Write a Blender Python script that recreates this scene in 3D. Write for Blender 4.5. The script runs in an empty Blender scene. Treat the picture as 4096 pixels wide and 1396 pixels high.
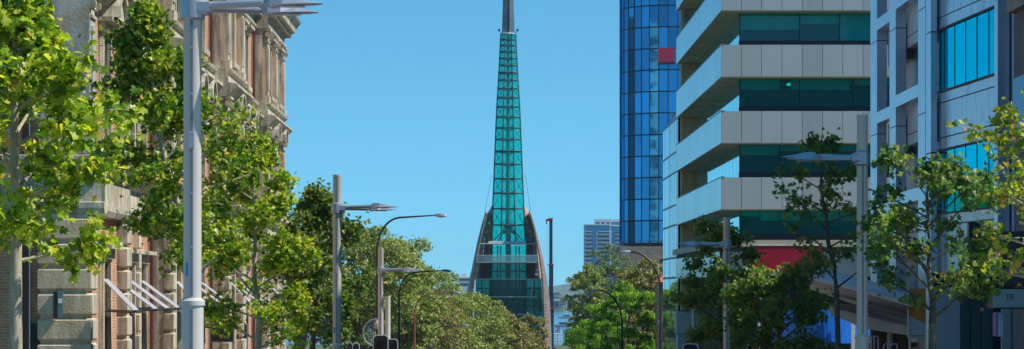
import bpy, bmesh, math, random
import numpy as np
from mathutils import Vector, Matrix
R = math.radians
scene = bpy.context.scene
COL = scene.collection

# ---------------------------------------------------------------- camera
EYE = 3.0; F = 11369.0; HX = 2048.0; HY = 1164.0     # 100 mm lens, level camera, rising shift
cam_d = bpy.data.cameras.new("camera"); cam = bpy.data.objects.new("camera", cam_d); COL.objects.link(cam)
cam.location = (0, 0, EYE); cam.rotation_euler = (R(90), 0, 0)
cam_d.sensor_width = 36.0; cam_d.lens = 36.0 * F / 4096.0
cam_d.shift_y = (HY - 698.0) / 4096.0
cam_d.clip_start = 0.5; cam_d.clip_end = 60000
scene.camera = cam

# ---------------------------------------------------------------- sky and sun
SUN_EL, SUN_AZ = 50.0, 100.0      # azimuth clockwise from +Y (view direction)
w = bpy.data.worlds.new("World"); scene.world = w; w.use_nodes = True
nt = w.node_tree; nt.nodes.clear()
sky = nt.nodes.new('ShaderNodeTexSky'); sky.sky_type = 'NISHITA'; sky.sun_disc = False
sky.sun_elevation = R(SUN_EL); sky.sun_rotation = R(SUN_AZ)
sky.altitude = 0; sky.air_density = 1.0; sky.dust_density = 0.0; sky.ozone_density = 3.0
tint = nt.nodes.new('ShaderNodeMix'); tint.data_type = 'RGBA'; tint.blend_type = 'MULTIPLY'
tint.inputs[0].default_value = 1.0; tint.inputs[7].default_value = (0.46, 1.03, 1.07, 1)
tcw = nt.nodes.new('ShaderNodeTexCoord'); lift = nt.nodes.new('ShaderNodeVectorMath'); lift.operation = 'MULTIPLY_ADD'; lift.inputs[1].default_value = (1, 1, 1.7); lift.inputs[2].default_value = (0, 0, 0.10)
nrm = nt.nodes.new('ShaderNodeVectorMath'); nrm.operation = 'NORMALIZE'
nt.links.new(tcw.outputs['Generated'], lift.inputs[0]); nt.links.new(lift.outputs[0], nrm.inputs[0]); nt.links.new(nrm.outputs[0], sky.inputs[0])
bg = nt.nodes.new('ShaderNodeBackground'); bg.inputs[1].default_value = 0.125
wo = nt.nodes.new('ShaderNodeOutputWorld')
nt.links.new(sky.outputs[0], tint.inputs[6]); nt.links.new(tint.outputs[2], bg.inputs[0]); nt.links.new(bg.outputs[0], wo.inputs[0])
sl = bpy.data.lights.new("sun", 'SUN'); sl.energy = 4.9; sl.angle = R(0.5); sl.color = (1.0, 0.95, 0.86)
so = bpy.data.objects.new("sun", sl); COL.objects.link(so); so.location = (60, -20, 80)
to_sun = Vector((math.sin(R(SUN_AZ)) * math.cos(R(SUN_EL)), math.cos(R(SUN_AZ)) * math.cos(R(SUN_EL)), math.sin(R(SUN_EL))))
so.rotation_euler = to_sun.to_track_quat('Z', 'Y').to_euler()
vs = scene.view_settings
vs.view_transform = 'Standard'; vs.look = 'None'; vs.exposure = 0.3; vs.gamma = 1.0; vs.use_curve_mapping = False
scene.cycles.max_bounces = 8; scene.cycles.transparent_max_bounces = 16
scene.cycles.sample_clamp_indirect = 6.0

# ---------------------------------------------------------------- helpers
def P(px, py, d):            # survey point: photo pixel + measured distance -> world
    return Vector(((px - HX) / F * d, d, EYE + (HY - py) / F * d))
def X(px, d): return (px - HX) / F * d
def Z(py, d): return EYE + (HY - py) / F * d
GP = [(-400, 6.0), (-60, 1.8), (0, 0.0), (190, -5.7), (320, -11.5), (380, -12.0), (792, -12.0)]
def G(y):
    for (a, za), (b, zb) in zip(GP, GP[1:]):
        if y <= b: return za + (zb - za) * (y - a) / (b - a)
    return -12.0

class MB:
    def __init__(s, tf=None): s.v = []; s.f = []; s.tf = tf
    def add(s, pts): 
        i = len(s.v)
        s.v += [tuple(s.tf(*p)) if s.tf else tuple(p) for p in pts]
        return i
    def poly(s, pts):
        i = s.add(pts); s.f.append(tuple(range(i, i + len(pts)))); return s
    def box(s, a0, a1, b0, b1, c0, c1):
        i = s.add([(a0,b0,c0),(a1,b0,c0),(a1,b1,c0),(a0,b1,c0),(a0,b0,c1),(a1,b0,c1),(a1,b1,c1),(a0,b1,c1)])
        for q in ((0,3,2,1),(4,5,6,7),(0,1,5,4),(1,2,6,5),(2,3,7,6),(3,0,4,7)): s.f.append(tuple(i + k for k in q))
        return s
    def bbox(s, a0, a1, b0, b1, c0, c1, e):     # box with chamfered top and bottom edges
        r = [(a0+e,b0+e,c0),(a1-e,b0+e,c0),(a1-e,b1-e,c0),(a0+e,b1-e,c0),
             (a0,b0,c0+e),(a1,b0,c0+e),(a1,b1,c0+e),(a0,b1,c0+e),
             (a0,b0,c1-e),(a1,b0,c1-e),(a1,b1,c1-e),(a0,b1,c1-e),
             (a0+e,b0+e,c1),(a1-e,b0+e,c1),(a1-e,b1-e,c1),(a0+e,b1-e,c1)]
        i = s.add(r); s.f.append((i,i+3,i+2,i+1)); s.f.append((i+12,i+13,i+14,i+15))
        for L in range(3):
            for k in range(4):
                k2 = (k+1) % 4; s.f.append((i+4*L+k, i+4*L+k2, i+4*L+4+k2, i+4*L+4+k))
        return s
    def tube(s, pts, rad, n=8, caps=True):
        pts = [Vector(p) for p in pts]
        if not hasattr(rad, '__len__'): rad = [rad] * len(pts)
        i0 = len(s.v)
        for k, p in enumerate(pts):
            t = (pts[min(k+1, len(pts)-1)] - pts[max(k-1, 0)]).normalized()
            u = t.cross(Vector((0,0,1)));
            if u.length < 0.05: u = t.cross(Vector((0,1,0)))
            u.normalize(); v = t.cross(u)
            s.add([p + (u * math.cos(6.28318*j/n) + v * math.sin(6.28318*j/n)) * rad[k] for j in range(n)])
        for k in range(len(pts)-1):
            for j in range(n):
                j2 = (j+1) % n; a = i0 + k*n
                s.f.append((a+j, a+j2, a+n+j2, a+n+j))
        if caps:
            s.f.append(tuple(i0 + j for j in reversed(range(n)))); s.f.append(tuple(i0 + (len(pts)-1)*n + j for j in range(n)))
        return s
    def beam(s, p, q, w):
        return s.tube([p, q], w * 0.7071, 4)
    def prism(s, poly, axis, a0, a1):    # 2-D polygon extruded along axis 0/1/2
        n = len(poly)
        def mk(a, q): l = list(q); l.insert(axis, a); return tuple(l)
        i = s.add([mk(a0, q) for q in poly] + [mk(a1, q) for q in poly])
        s.f.append(tuple(i + k for k in range(n))); s.f.append(tuple(i + n + k for k in reversed(range(n))))
        for k in range(n):
            k2 = (k+1) % n; s.f.append((i+k, i+n+k, i+n+k2, i+k2))
        return s
    def lathe(s, c, prof, n=16):
        i = len(s.v)
        for r, z in prof: s.add([(c[0]+r*math.cos(6.28318*j/n), c[1]+r*math.sin(6.28318*j/n), c[2]+z) for j in range(n)])
        for k in range(len(prof)-1):
            for j in range(n):
                j2 = (j+1) % n; a = i + k*n; s.f.append((a+j, a+j2, a+n+j2, a+n+j))
        return s
    def grid_wall(s, s0, s1, z0, z1, n0, openings, depth):   # face at n0 with real openings and reveals
        xs = sorted({s0, s1} | {v for o in openings for v in o[:2] if s0 < v < s1}); zs = sorted({z0, z1} | {v for o in openings for v in o[2:] if z0 < v < z1})
        for a, b in zip(xs, xs[1:]):
            for c, d in zip(zs, zs[1:]):
                if not any(o[0] <= (a+b)/2 <= o[1] and o[2] <= (c+d)/2 <= o[3] for o in openings):
                    s.poly([(a,n0,c),(b,n0,c),(b,n0,d),(a,n0,d)])
        for o in openings:
            a, b, c, d = o; m = n0 - depth
            s.poly([(a,n0,c),(a,m,c),(a,m,d),(a,n0,d)]); s.poly([(b,n0,c),(b,m,c),(b,m,d),(b,n0,d)])
            s.poly([(a,n0,c),(b,n0,c),(b,m,c),(a,m,c)]); s.poly([(a,n0,d),(b,n0,d),(b,m,d),(a,m,d)])
        return s
    def build(s, name, mat, parent=None, smooth=False, label=None, kind=None):
        me = bpy.data.meshes.new(name); me.from_pydata(s.v, [], s.f); me.validate(); me.update()
        bm = bmesh.new(); bm.from_mesh(me); bmesh.ops.recalc_face_normals(bm, faces=bm.faces); bm.to_mesh(me); bm.free()
        if smooth:
            me.polygons.foreach_set('use_smooth', [True]*len(me.polygons)); 
            try: me.set_sharp_from_angle(angle=R(40))
            except Exception: pass
        me.materials.append(mat)
        o = bpy.data.objects.new(name, me); COL.objects.link(o)
        if parent is not None:
            o.parent = parent; o.matrix_parent_inverse = wm(parent).inverted()
        if label: o['label'] = label
        if kind: o['kind'] = kind
        return o
def wm(o):
    m = Matrix.LocRotScale(o.location, o.rotation_euler, o.scale)
    return (wm(o.parent) @ o.matrix_parent_inverse @ m) if o.parent else m
def tag(o, label, cat, group=None, kind=None):
    o['label'] = label; o['category'] = cat
    if group: o['group'] = group
    if kind: o['kind'] = kind
    return o
def thing(name, label, cat, loc=(0,0,0), group=None):
    o = bpy.data.objects.new(name, None); COL.objects.link(o); o.location = loc; o.empty_display_size = 0.5
    return tag(o, label, cat, group)
def copy_tree(o, parent=None):
    c = o.copy(); COL.objects.link(c); c.parent = parent
    for ch in [q for q in COL.objects if q.parent == o]: copy_tree(ch, c)
    return c
def structure(o): o['kind'] = 'structure'; return o

# ---------------------------------------------------------------- materials
def mat(name):
    m = bpy.data.materials.new(name); m.use_nodes = True; n = m.node_tree; n.nodes.clear()
    out = n.nodes.new('ShaderNodeOutputMaterial'); b = n.nodes.new('ShaderNodeBsdfPrincipled')
    n.links.new(b.outputs[0], out.inputs[0]); return m, n, b, out
def noise(n, scale, detail=4, co=None, rough=0.6, stretch=None):
    t = n.nodes.new('ShaderNodeTexNoise'); t.inputs['Scale'].default_value = scale; t.inputs['Detail'].default_value = detail; t.inputs['Roughness'].default_value = rough
    if co is None:
        c = n.nodes.new('ShaderNodeTexCoord'); co = c.outputs['Object']
    if stretch:
        mp = n.nodes.new('ShaderNodeMapping'); mp.inputs['Scale'].default_value = stretch; n.links.new(co, mp.inputs[0]); co = mp.outputs[0]
    n.links.new(co, t.inputs['Vector']); return t
def ramp(n, fac, stops):
    r = n.nodes.new('ShaderNodeValToRGB'); e = r.color_ramp.elements
    while len(e) < len(stops): e.new(0.5)
    for k, (p, c) in enumerate(stops): e[k].position = p; e[k].color = (*c, 1)
    n.links.new(fac, r.inputs[0]); return r
def bump(n, b, h, strength=0.3, dist=0.02):
    u = n.nodes.new('ShaderNodeBump'); u.inputs['Strength'].default_value = strength; u.inputs['Distance'].default_value = dist
    n.links.new(h, u.inputs['Height']); n.links.new(u.outputs[0], b.inputs['Normal'])
def mottled(name, c1, c2, scale=1.5, rough=0.7, metal=0.0, bstr=0.2, stretch=None, detail=5, lo=0.35, hi=0.65, spec=0.5):
    m, n, b, out = mat(name)
    t = noise(n, scale, detail, stretch=stretch)
    r = ramp(n, t.outputs[0], [(lo, c1), (hi, c2)])
    n.links.new(r.outputs[0], b.inputs['Base Color']); b.inputs['Roughness'].default_value = rough; b.inputs['Metallic'].default_value = metal
    b.inputs['Specular IOR Level'].default_value = spec
    if bstr: 
        t2 = noise(n, scale * 8, 4); bump(n, b, t2.outputs[0], bstr, 0.02)
    return m
def mathn(n, op, a, b=None, clamp=False):
    k = n.nodes.new('ShaderNodeMath'); k.operation = op; k.use_clamp = clamp
    for i, v in enumerate((a, b)):
        if v is None: continue
        if isinstance(v, (int, float)): k.inputs[i].default_value = v
        else: n.links.new(v, k.inputs[i])
    return k.outputs[0]
def flatwall_vec(n):     # brick coordinates that work on walls facing the street and walls facing the camera
    c = n.nodes.new('ShaderNodeTexCoord'); s = n.nodes.new('ShaderNodeSeparateXYZ'); n.links.new(c.outputs['Object'], s.inputs[0])
    k = n.nodes.new('ShaderNodeCombineXYZ'); n.links.new(mathn(n, 'ADD', s.outputs[0], s.outputs[1]), k.inputs[0]); n.links.new(s.outputs[2], k.inputs[1])
    return k.outputs[0]
def brick(name, c1, c2, mortar, bw=0.24, bh=0.086, msize=0.01, rough=0.85):
    m, n, b, out = mat(name)
    t = n.nodes.new('ShaderNodeTexBrick'); t.inputs['Scale'].default_value = 1.0
    t.inputs['Color1'].default_value = (*c1, 1); t.inputs['Color2'].default_value = (*c2, 1); t.inputs['Mortar'].default_value = (*mortar, 1)
    t.inputs['Brick Width'].default_value = bw; t.inputs['Row Height'].default_value = bh; t.inputs['Mortar Size'].default_value = msize; t.inputs['Bias'].default_value = -0.1
    n.links.new(flatwall_vec(n), t.inputs['Vector'])
    z = noise(n, 2.2, 4); mx = n.nodes.new('ShaderNodeMix'); mx.data_type = 'RGBA'; mx.blend_type = 'MULTIPLY'; mx.inputs[0].default_value = 0.55
    r = ramp(n, z.outputs[0], [(0.3, (0.55, 0.5, 0.48)), (0.7, (1.15, 1.1, 1.05))])
    n.links.new(t.outputs[0], mx.inputs[6]); n.links.new(r.outputs[0], mx.inputs[7]); n.links.new(mx.outputs[2], b.inputs['Base Color'])
    b.inputs['Roughness'].default_value = rough; bump(n, b, t.outputs['Fac'], -0.4, 0.01)
    return m
def stained_stone(name, base, dark, rust=None, streak=0.5):
    m, n, b, out = mat(name)
    a = noise(n, 0.9, 6); r = ramp(n, a.outputs[0], [(0.3, dark), (0.62, base)])
    s = noise(n, 3.0, 5, stretch=(1.5, 1.5, 0.18)); rs = ramp(n, s.outputs[0], [(0.38, (1-streak, 1-streak, 1-streak)), (0.6, (1, 1, 1))])
    mx = n.nodes.new('ShaderNodeMix'); mx.data_type = 'RGBA'; mx.blend_type = 'MULTIPLY'; mx.inputs[0].default_value = 1.0
    n.links.new(r.outputs[0], mx.inputs[6]); n.links.new(rs.outputs[0], mx.inputs[7]); col = mx.outputs[2]
    if rust:
        k = noise(n, 1.1, 7, stretch=(1, 1, 0.8), rough=0.7); rk = ramp(n, k.outputs[0], [(0.54, (0, 0, 0)), (0.64, (0.8, 0.8, 0.8))])
        m2 = n.nodes.new('ShaderNodeMix'); m2.data_type = 'RGBA'; n.links.new(rk.outputs[0], m2.inputs[0]); n.links.new(col, m2.inputs[6]); m2.inputs[7].default_value = (*rust, 1); col = m2.outputs[2]
    n.links.new(col, b.inputs['Base Color']); b.inputs['Roughness'].default_value = 0.9
    f = noise(n, 14, 6); bump(n, b, f.outputs[0], 0.45, 0.03); return m
def plain(name, c, rough=0.5, metal=0.0, spec=0.5):
    return mottled(name, tuple(v*0.9 for v in c), tuple(min(1, v*1.08) for v in c), 2.0, rough, metal, 0.0, spec=spec)
def leafmat(name, stops, trans=0.35, rough=0.45):
    m, n, b, out = mat(name)
    g = n.nodes.new('ShaderNodeNewGeometry'); r = ramp(n, g.outputs['Random Per Island'], stops)
    n.links.new(r.outputs[0], b.inputs['Base Color']); b.inputs['Roughness'].default_value = rough; b.inputs['Specular IOR Level'].default_value = 0.4
    tr = n.nodes.new('ShaderNodeBsdfTranslucent')
    br = n.nodes.new('ShaderNodeMix'); br.data_type = 'RGBA'; br.blend_type = 'MULTIPLY'; br.inputs[0].default_value = 1; n.links.new(r.outputs[0], br.inputs[6]); br.inputs[7].default_value = (2.3, 2.1, 0.9, 1)
    n.links.new(br.outputs[2], tr.inputs[0])
    mx = n.nodes.new('ShaderNodeMixShader'); mx.inputs[0].default_value = trans
    n.links.new(b.outputs[0], mx.inputs[1]); n.links.new(tr.outputs[0], mx.inputs[2]); n.links.new(mx.outputs[0], out.inputs[0]); return m
def seeglass(name, tintc, gloss=0.12, rough=0.02, body=0.0, bodyc=(0,0,0)):
    m, n, b, out = mat(name); n.nodes.remove(b)
    t = n.nodes.new('ShaderNodeBsdfTransparent'); t.inputs[0].default_value = (*tintc, 1)
    g = n.nodes.new('ShaderNodeBsdfGlossy'); g.inputs['Roughness'].default_value = rough; g.inputs[0].default_value = (1, 1, 1, 1)
    fr = n.nodes.new('ShaderNodeLayerWeight'); fr.inputs['Blend'].default_value = 0.5
    f2 = mathn(n, 'ADD', mathn(n, 'MULTIPLY', mathn(n, 'POWER', fr.outputs['Facing'], 4.0), 0.6), gloss * 0.4, clamp=True)
    base = t.outputs[0]
    if body:
        d = n.nodes.new('ShaderNodeBsdfDiffuse'); d.inputs[0].default_value = (*bodyc, 1); mb = n.nodes.new('ShaderNodeMixShader'); mb.inputs[0].default_value = body
        n.links.new(t.outputs[0], mb.inputs[1]); n.links.new(d.outputs[0], mb.inputs[2]); base = mb.outputs[0]
    mx = n.nodes.new('ShaderNodeMixShader'); n.links.new(f2, mx.inputs[0]); n.links.new(base, mx.inputs[1]); n.links.new(g.outputs[0], mx.inputs[2])
    n.links.new(mx.outputs[0], out.inputs[0]); return m
def mirror(name, c, rough=0.03, wob=0.02, wscale=0.6, vary=0.0, metal=0.9):
    m, n, b, out = mat(name)
    b.inputs['Base Color'].default_value = (*c, 1); b.inputs['Metallic'].default_value = metal; b.inputs['Roughness'].default_value = rough
    if vary:
        g = n.nodes.new('ShaderNodeNewGeometry'); r = ramp(n, g.outputs['Random Per Island'], [(0, tuple(v*(1-vary) for v in c)), (1, tuple(min(1, v*(1+vary)) for v in c))]); n.links.new(r.outputs[0], b.inputs['Base Color'])
    b.inputs['Specular Tint'].default_value = (*[min(1, v*1.2+.05) for v in c], 1)
    t = noise(n, wscale, 2); bump(n, b, t.outputs[0], 0.5, wob); return m
def ribbed(name, c1, c2, scale, axis='Y', rough=0.5, metal=0.3, bs=0.3):
    m, n, b, out = mat(name); c = n.nodes.new('ShaderNodeTexCoord')
    t = n.nodes.new('ShaderNodeTexWave'); t.bands_direction = axis; t.inputs['Scale'].default_value = scale; t.inputs['Distortion'].default_value = 0.0
    n.links.new(c.outputs['Object'], t.inputs['Vector']); r = ramp(n, t.outputs[0], [(0.0, c1), (0.25, c2)])
    z = noise(n, 0.5, 5, stretch=(1, 1, 0.3)); rz = ramp(n, z.outputs[0], [(0.3, (0.72, 0.7, 0.68)), (0.65, (1.05, 1.05, 1.05))])
    mx = n.nodes.new('ShaderNodeMix'); mx.data_type = 'RGBA'; mx.blend_type = 'MULTIPLY'; mx.inputs[0].default_value = 1; n.links.new(r.outputs[0], mx.inputs[6]); n.links.new(rz.outputs[0], mx.inputs[7])
    n.links.new(mx.outputs[2], b.inputs['Base Color']); b.inputs['Roughness'].default_value = rough; b.inputs['Metallic'].default_value = metal; bump(n, b, t.outputs[0], bs, 0.02); return m

def islandvar(name, c, var, rough):
    m, n, b, out = mat(name); g = n.nodes.new('ShaderNodeNewGeometry'); t = noise(n, 2.5, 6, stretch=(1.4,1.4,.12), rough=.7)
    v = mathn(n, 'ADD', mathn(n, 'MULTIPLY', g.outputs['Random Per Island'], .6), mathn(n, 'MULTIPLY', t.outputs[0], .4))
    r = ramp(n, v, [(.1, tuple(k*(1-var) for k in c)), (.9, tuple(k*(1+var) for k in c))]); n.links.new(r.outputs[0], b.inputs['Base Color']); b.inputs['Roughness'].default_value = rough; return m
M = {}
M['asphalt'] = mottled('asphalt', (0.035,0.035,0.037), (0.06,0.06,0.06), 3, 0.9)
M['paving'] = mottled('paving', (0.22,0.2,0.18), (0.32,0.3,0.27), 2, 0.85)
M['grass'] = mottled('grass', (0.05,0.08,0.02), (0.1,0.12,0.04), 0.4, 0.95)
M['line'] = plain('line', (0.7,0.7,0.68), 0.6)
M['brick'] = brick('brick', (0.56,0.25,0.12), (0.42,0.17,0.085), (0.52,0.44,0.34))
M['stone'] = stained_stone('stone', (0.66,0.60,0.46), (0.38,0.345,0.26), streak=0.5)
M['pierstone'] = stained_stone('pierstone', (0.50,0.48,0.42), (0.38,0.37,0.33), rust=(0.42,0.26,0.12), streak=0.3)
M['reddoor'] = plain('redpaint', (0.09,0.022,0.02), 0.5)
M['darkglass'] = mirror('darkglass', (0.03,0.033,0.035), 0.08, 0.01, metal=0.0)
M['zinc'] = mottled('zinc', (0.16,0.15,0.155), (0.24,0.23,0.23), 2, 0.5, 0.3)
M['polegrey'] = mottled('polegrey', (0.54,0.51,0.46), (0.62,0.59,0.54), 1.2, 0.38, 0.1, 0.02, stretch=(1,1,0.3))
M['poleslot'] = plain('poleslot', (0.2,0.22,0.27), 0.5, 0.2)
M['lampblade'] = mottled('lampblade', (0.36,0.38,0.43), (0.45,0.46,0.50), 2.5, 0.3, 0.5, 0.02)
M['lens'] = plain('lens', (0.55,0.55,0.6), 0.15)
M['darkpole'] = mottled('darkpole', (0.018,0.018,0.025), (0.035,0.033,0.04), 3, 0.5, 0.2)
M['redpole'] = mottled('redpole', (0.26,0.06,0.03), (0.34,0.09,0.05), 3, 0.6)
M['black'] = plain('black', (0.012,0.012,0.014), 0.45)
M['white'] = plain('white', (0.72,0.72,0.7), 0.5)
M['bark'] = mottled('bark', (0.30,0.26,0.17), (0.45,0.41,0.30), 9, 0.85, 0, 0.3, stretch=(1,1,0.4))
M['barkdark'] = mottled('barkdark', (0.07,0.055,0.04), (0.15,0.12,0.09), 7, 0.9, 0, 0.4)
M['awning'] = plain('awning', (0.34,0.35,0.38), 0.7)
M['awnarm'] = plain('awnarm', (0.03,0.032,0.04), 0.5)
# ---------------------------------------------------------------- ground, road, water, far land
def strip(name, x0, x1, ys, dz, m, xs=None):
    mb = MB()
    for a, b in zip(ys, ys[1:]):
        mb.poly([(x0(a), a, G(a)+dz), (x1(a), a, G(a)+dz), (x1(b), b, G(b)+dz), (x0(b), b, G(b)+dz)])
    o = mb.build(name, m); return structure(o)
ROADX = lambda y: 2.0 - 0.009*y
gm = MB()
ys = [-400, -60, 0, 95, 190, 250, 320, 380, 792, 794, 2330, 2335, 4000, 9000, 30000]
zs = [G(y) for y in ys[:9]] + [-17, -17, -12.4, -12, -12, -12]
for k in range(len(ys)-1):
    gm.poly([(-9000, ys[k], zs[k]), (9000, ys[k], zs[k]), (9000, ys[k+1], zs[k+1]), (-9000, ys[k+1], zs[k+1])])
structure(gm.build('ground', M['grass']))
yy = [-60, 0, 60, 120, 190, 250, 320, 380, 600]
strip('road', lambda y: ROADX(y)-6, lambda y: ROADX(y)+6, yy, 0.004, M['asphalt'])
for sgn, nm in ((-1, 'pavement'), (1, 'pavement')):
    mb = MB()
    for a, b in zip(yy, yy[1:]):
        xa, xb = ROADX(a)+sgn*6, ROADX(b)+sgn*6; oa, ob = ROADX(a)+sgn*13.6, ROADX(b)+sgn*13.6
        mb.poly([(xa,a,G(a)+.13),(oa,a,G(a)+.13),(ob,b,G(b)+.13),(xb,b,G(b)+.13)])
        mb.poly([(xa,a,G(a)),(xa,a,G(a)+.13),(xb,b,G(b)+.13),(xb,b,G(b))])
    structure(mb.build(nm, M['paving']))
mb = MB()
for y in range(-50, 240, 9):
    mb.poly([(ROADX(y)-.06,y,G(y)+.012),(ROADX(y)+.06,y,G(y)+.012),(ROADX(y+3)+.06,y+3,G(y+3)+.012),(ROADX(y+3)-.06,y+3,G(y+3)+.012)])
structure(mb.build('road_marking', M['line']))
m, n, b, out = mat('river'); b.inputs['Base Color'].default_value = (0.03,0.09,0.13,1); b.inputs['Roughness'].default_value = 0.12
t = noise(n, 0.5, 4, stretch=(1,1,1)); bump(n, b, t.outputs[0], 0.6, 0.25); M['water'] = m
mb = MB(); mb.poly([(-8000,793,-13.2),(8000,793,-13.2),(8000,2333,-13.2),(-8000,2333,-13.2)]); structure(mb.build('river', M['water']))
# far hills
M['hill'] = mottled('hill', (0.05,0.075,0.035), (0.10,0.11,0.06), 0.01, 0.95, 0, 0)
rnd = random.Random(5)
mb = MB(); N = 120
prof = []
for k in range(N+1):
    x = -3600 + 7200*k/N; h = 8 + 7*math.sin(k*0.31) + 5*math.sin(k*0.83+1) + 3*rnd.random()
    if 100 < x < 420: h += 16*math.sin((x-100)/320*math.pi)
    prof.append((x, h))
for j, (yo, f) in enumerate(((7000, 0), (7600, 0.7), (8200, 1.0), (9200, 0.5), (9800, 0))):
    mb.add([(x, yo, -12.5 + (12.5+h)*f + 0) for x, h in prof])
for j in range(4):
    for k in range(N): a = j*(N+1)+k; mb.f.append((a, a+1, a+N+2, a+N+1))
structure(mb.build('hills', M['hill'], smooth=True))

# far-shore houses (south bank seen between the crane and the trees)
M['farwhite'] = mottled('farwhite', (0.55,0.55,0.52), (0.66,0.66,0.63), 0.3, 0.8, 0, 0)
M['farblue'] = ribbed('farblue', (0.08,0.13,0.2), (0.16,0.23,0.32), 0.8, 'X', 0.4, 0.2, 0.0)
M['farroof'] = plain('farroof', (0.25,0.16,0.12), 0.8)
M['farglass'] = plain('farglass', (0.05,0.08,0.11), 0.2)
def far_block(px0, px1, py0, py1, d, body, label, dep=18, floors=3, cols=5, roof=True):
    x0, x1 = X(px0, d), X(px1, d); z1 = Z(py0, d); z0 = -12.2
    r = thing('far_building', label, 'building', ((x0+x1)/2, d, z0), 'buildings on the far shore of the river')
    MB().box(x0, x1, d, d+dep, z0, z1).build('wall', body, r)
    wz = MB()
    fh = (z1-z0)/floors; cw = (x1-x0)/cols
    for i in range(floors):
        for j in range(cols): wz.box(x0+cw*(j+.2), x0+cw*(j+.8), d-.08, d+.05, z0+fh*(i+.3), z0+fh*(i+.78))
    wz.build('window', M['farglass'], r)
    MB().box(x0-.4, x1+.4, d-.5, d+dep+.4, z1+.002, z1+.5).build('roof', M['farroof'] if roof else M['farwhite'], r)
    return r
far_block(2216, 2240, 1172, 1240, 2400, M['farwhite'], 'tall pale building on the far shore close beside the crane boom', floors=5)
far_block(2216, 2238, 1204, 1245, 2350, M['farblue'], 'blue grey ribbed building on the far shore beside the crane', floors=1, cols=1, roof=False)
far_block(2238, 2262, 1215, 1245, 2380, M['farwhite'], 'low pale house on the far shore left of the dark tree', floors=2, cols=3)
far_block(2225, 2245, 1186, 1240, 2700, M['farwhite'], 'white building further back on the far shore with a brown roof', floors=4)
far_block(2244, 2290, 1208, 1240, 2900, M['farwhite'], 'wide pale building farthest back on the far shore', floors=4, cols=8)
far_block(2050, 2215, 1200, 1240, 2600, M['farwhite'], 'long pale building on the far shore hidden behind the bell tower', floors=3, cols=12)
M['farleaf'] = mottled('farleaf', (0.03,0.05,0.02), (0.07,0.09,0.04), 0.15, 0.95, 0, 0.3)
def blob_row(name, x0, x1, y, zb, n, rr, m, seed):
    rnd = random.Random(seed); mb = MB()
    for k in range(n):
        cx = x0+(x1-x0)*(k+rnd.random()*.8)/n; r = rr*(.6+.7*rnd.random()); cy = y+rnd.uniform(-8, 8)
        i0 = len(mb.v); nl, ns = 6, 9
        for a in range(nl+1):
            for c in range(ns):
                th = math.pi*a/nl; ph = 6.283*c/ns; q = r*(.8+.35*rnd.random())
                mb.v.append((cx+q*math.sin(th)*math.cos(ph), cy+q*math.sin(th)*math.sin(ph), zb+r*.7+q*.8*math.cos(th)))
        for a in range(nl):
            for c in range(ns): c2 = (c+1) % ns; mb.f.append((i0+a*ns+c, i0+a*ns+c2, i0+(a+1)*ns+c2, i0+(a+1)*ns+c))
    return mb.build(name, m, smooth=True)
tag(blob_row('far_shore_trees', -900, 1500, 2420, -12, 150, 7, M['farleaf'], 3), 'dark green tree belt along the far bank of the river', 'trees', kind='stuff')
# jetty: white railed pontoon with a red lattice frame, and boats
j = thing('jetty', 'white railed jetty with a red steel frame on the river beside the crane', 'jetty', (X(2235, 800), 800, -12.2))
mb = MB().box(X(2190,800), X(2265,800), 797, 806, -13.3, -12.9)
mb.build('deck', M['white'], j)
for k, py in enumerate((1335, 1350, 1360)):
    MB().tube([(X(2195,800), 797-k*.8, Z(py,800)), (X(2248,800), 797-k*.8, Z(py-2,800))], .1, 6).build('rail', M['white'], j)
mb = MB()
for px in (2200, 2212, 2224, 2236, 2246): mb.tube([(X(px,800), 797.3, -13), (X(px,800), 797.3, Z(1334,800))], .07, 5)
mb.build('post', M['white'], j)
M['redsteel'] = plain('redsteel', (0.33,0.02,0.03), 0.5)
mb = MB()
for px in (2224, 2232, 2238): mb.tube([(X(px,800), 803, -13), (X(px,800), 803, Z(1305,800))], .12, 5)
for py in (1310, 1322): mb.tube([(X(2224,800), 803, Z(py,800)), (X(2240,800), 803, Z(py,800))], .1, 5)
mb.tube([(X(2224,800), 803, Z(1335,800)), (X(2238,800), 803, Z(1310,800))], .08, 5)
mb.build('lattice_frame', M['redsteel'], j)
def boat(px, py, d, L, label):
    x, z = X(px, d), -13.2
    r = thing('boat', label, 'boat', (x, d, z), 'white boats moored on the river')
    mb = MB(); secs = [(-L/2, .9, .8), (-L*.2, 1.3, .9), (L*.2, 1.2, 1.0), (L*.5, .05, 1.3)]; i0 = 0
    for sx, wd, h in secs: mb.add([(x+sx, d-wd, z+h), (x+sx, d-wd*.6, z-.1), (x+sx, d+wd*.6, z-.1), (x+sx, d+wd, z+h)])
    for k in range(3):
        for q in range(4): q2 = (q+1) % 4; mb.f.append((k*4+q, k*4+q2, k*4+4+q2, k*4+4+q))
    mb.f.append((0,1,2,3)); mb.f.append((12,13,14,15)); mb.build('hull', M['white'], r)
    MB().bbox(x-L*.25, x+L*.15, d-.8, d+.8, z+.95, z+2.0, .15).build('cabin', M['farglass'], r)
    MB().tube([(x, d, z+2), (x, d, z+L*1.1)], .05, 5).build('mast', M['white'], r)
boat(2256, 1226, 1300, 9, 'white cabin boat moored nearest the jetty')
boat(2268, 1222, 1700, 11, 'larger white boat moored farther out near the far shore')

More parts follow.
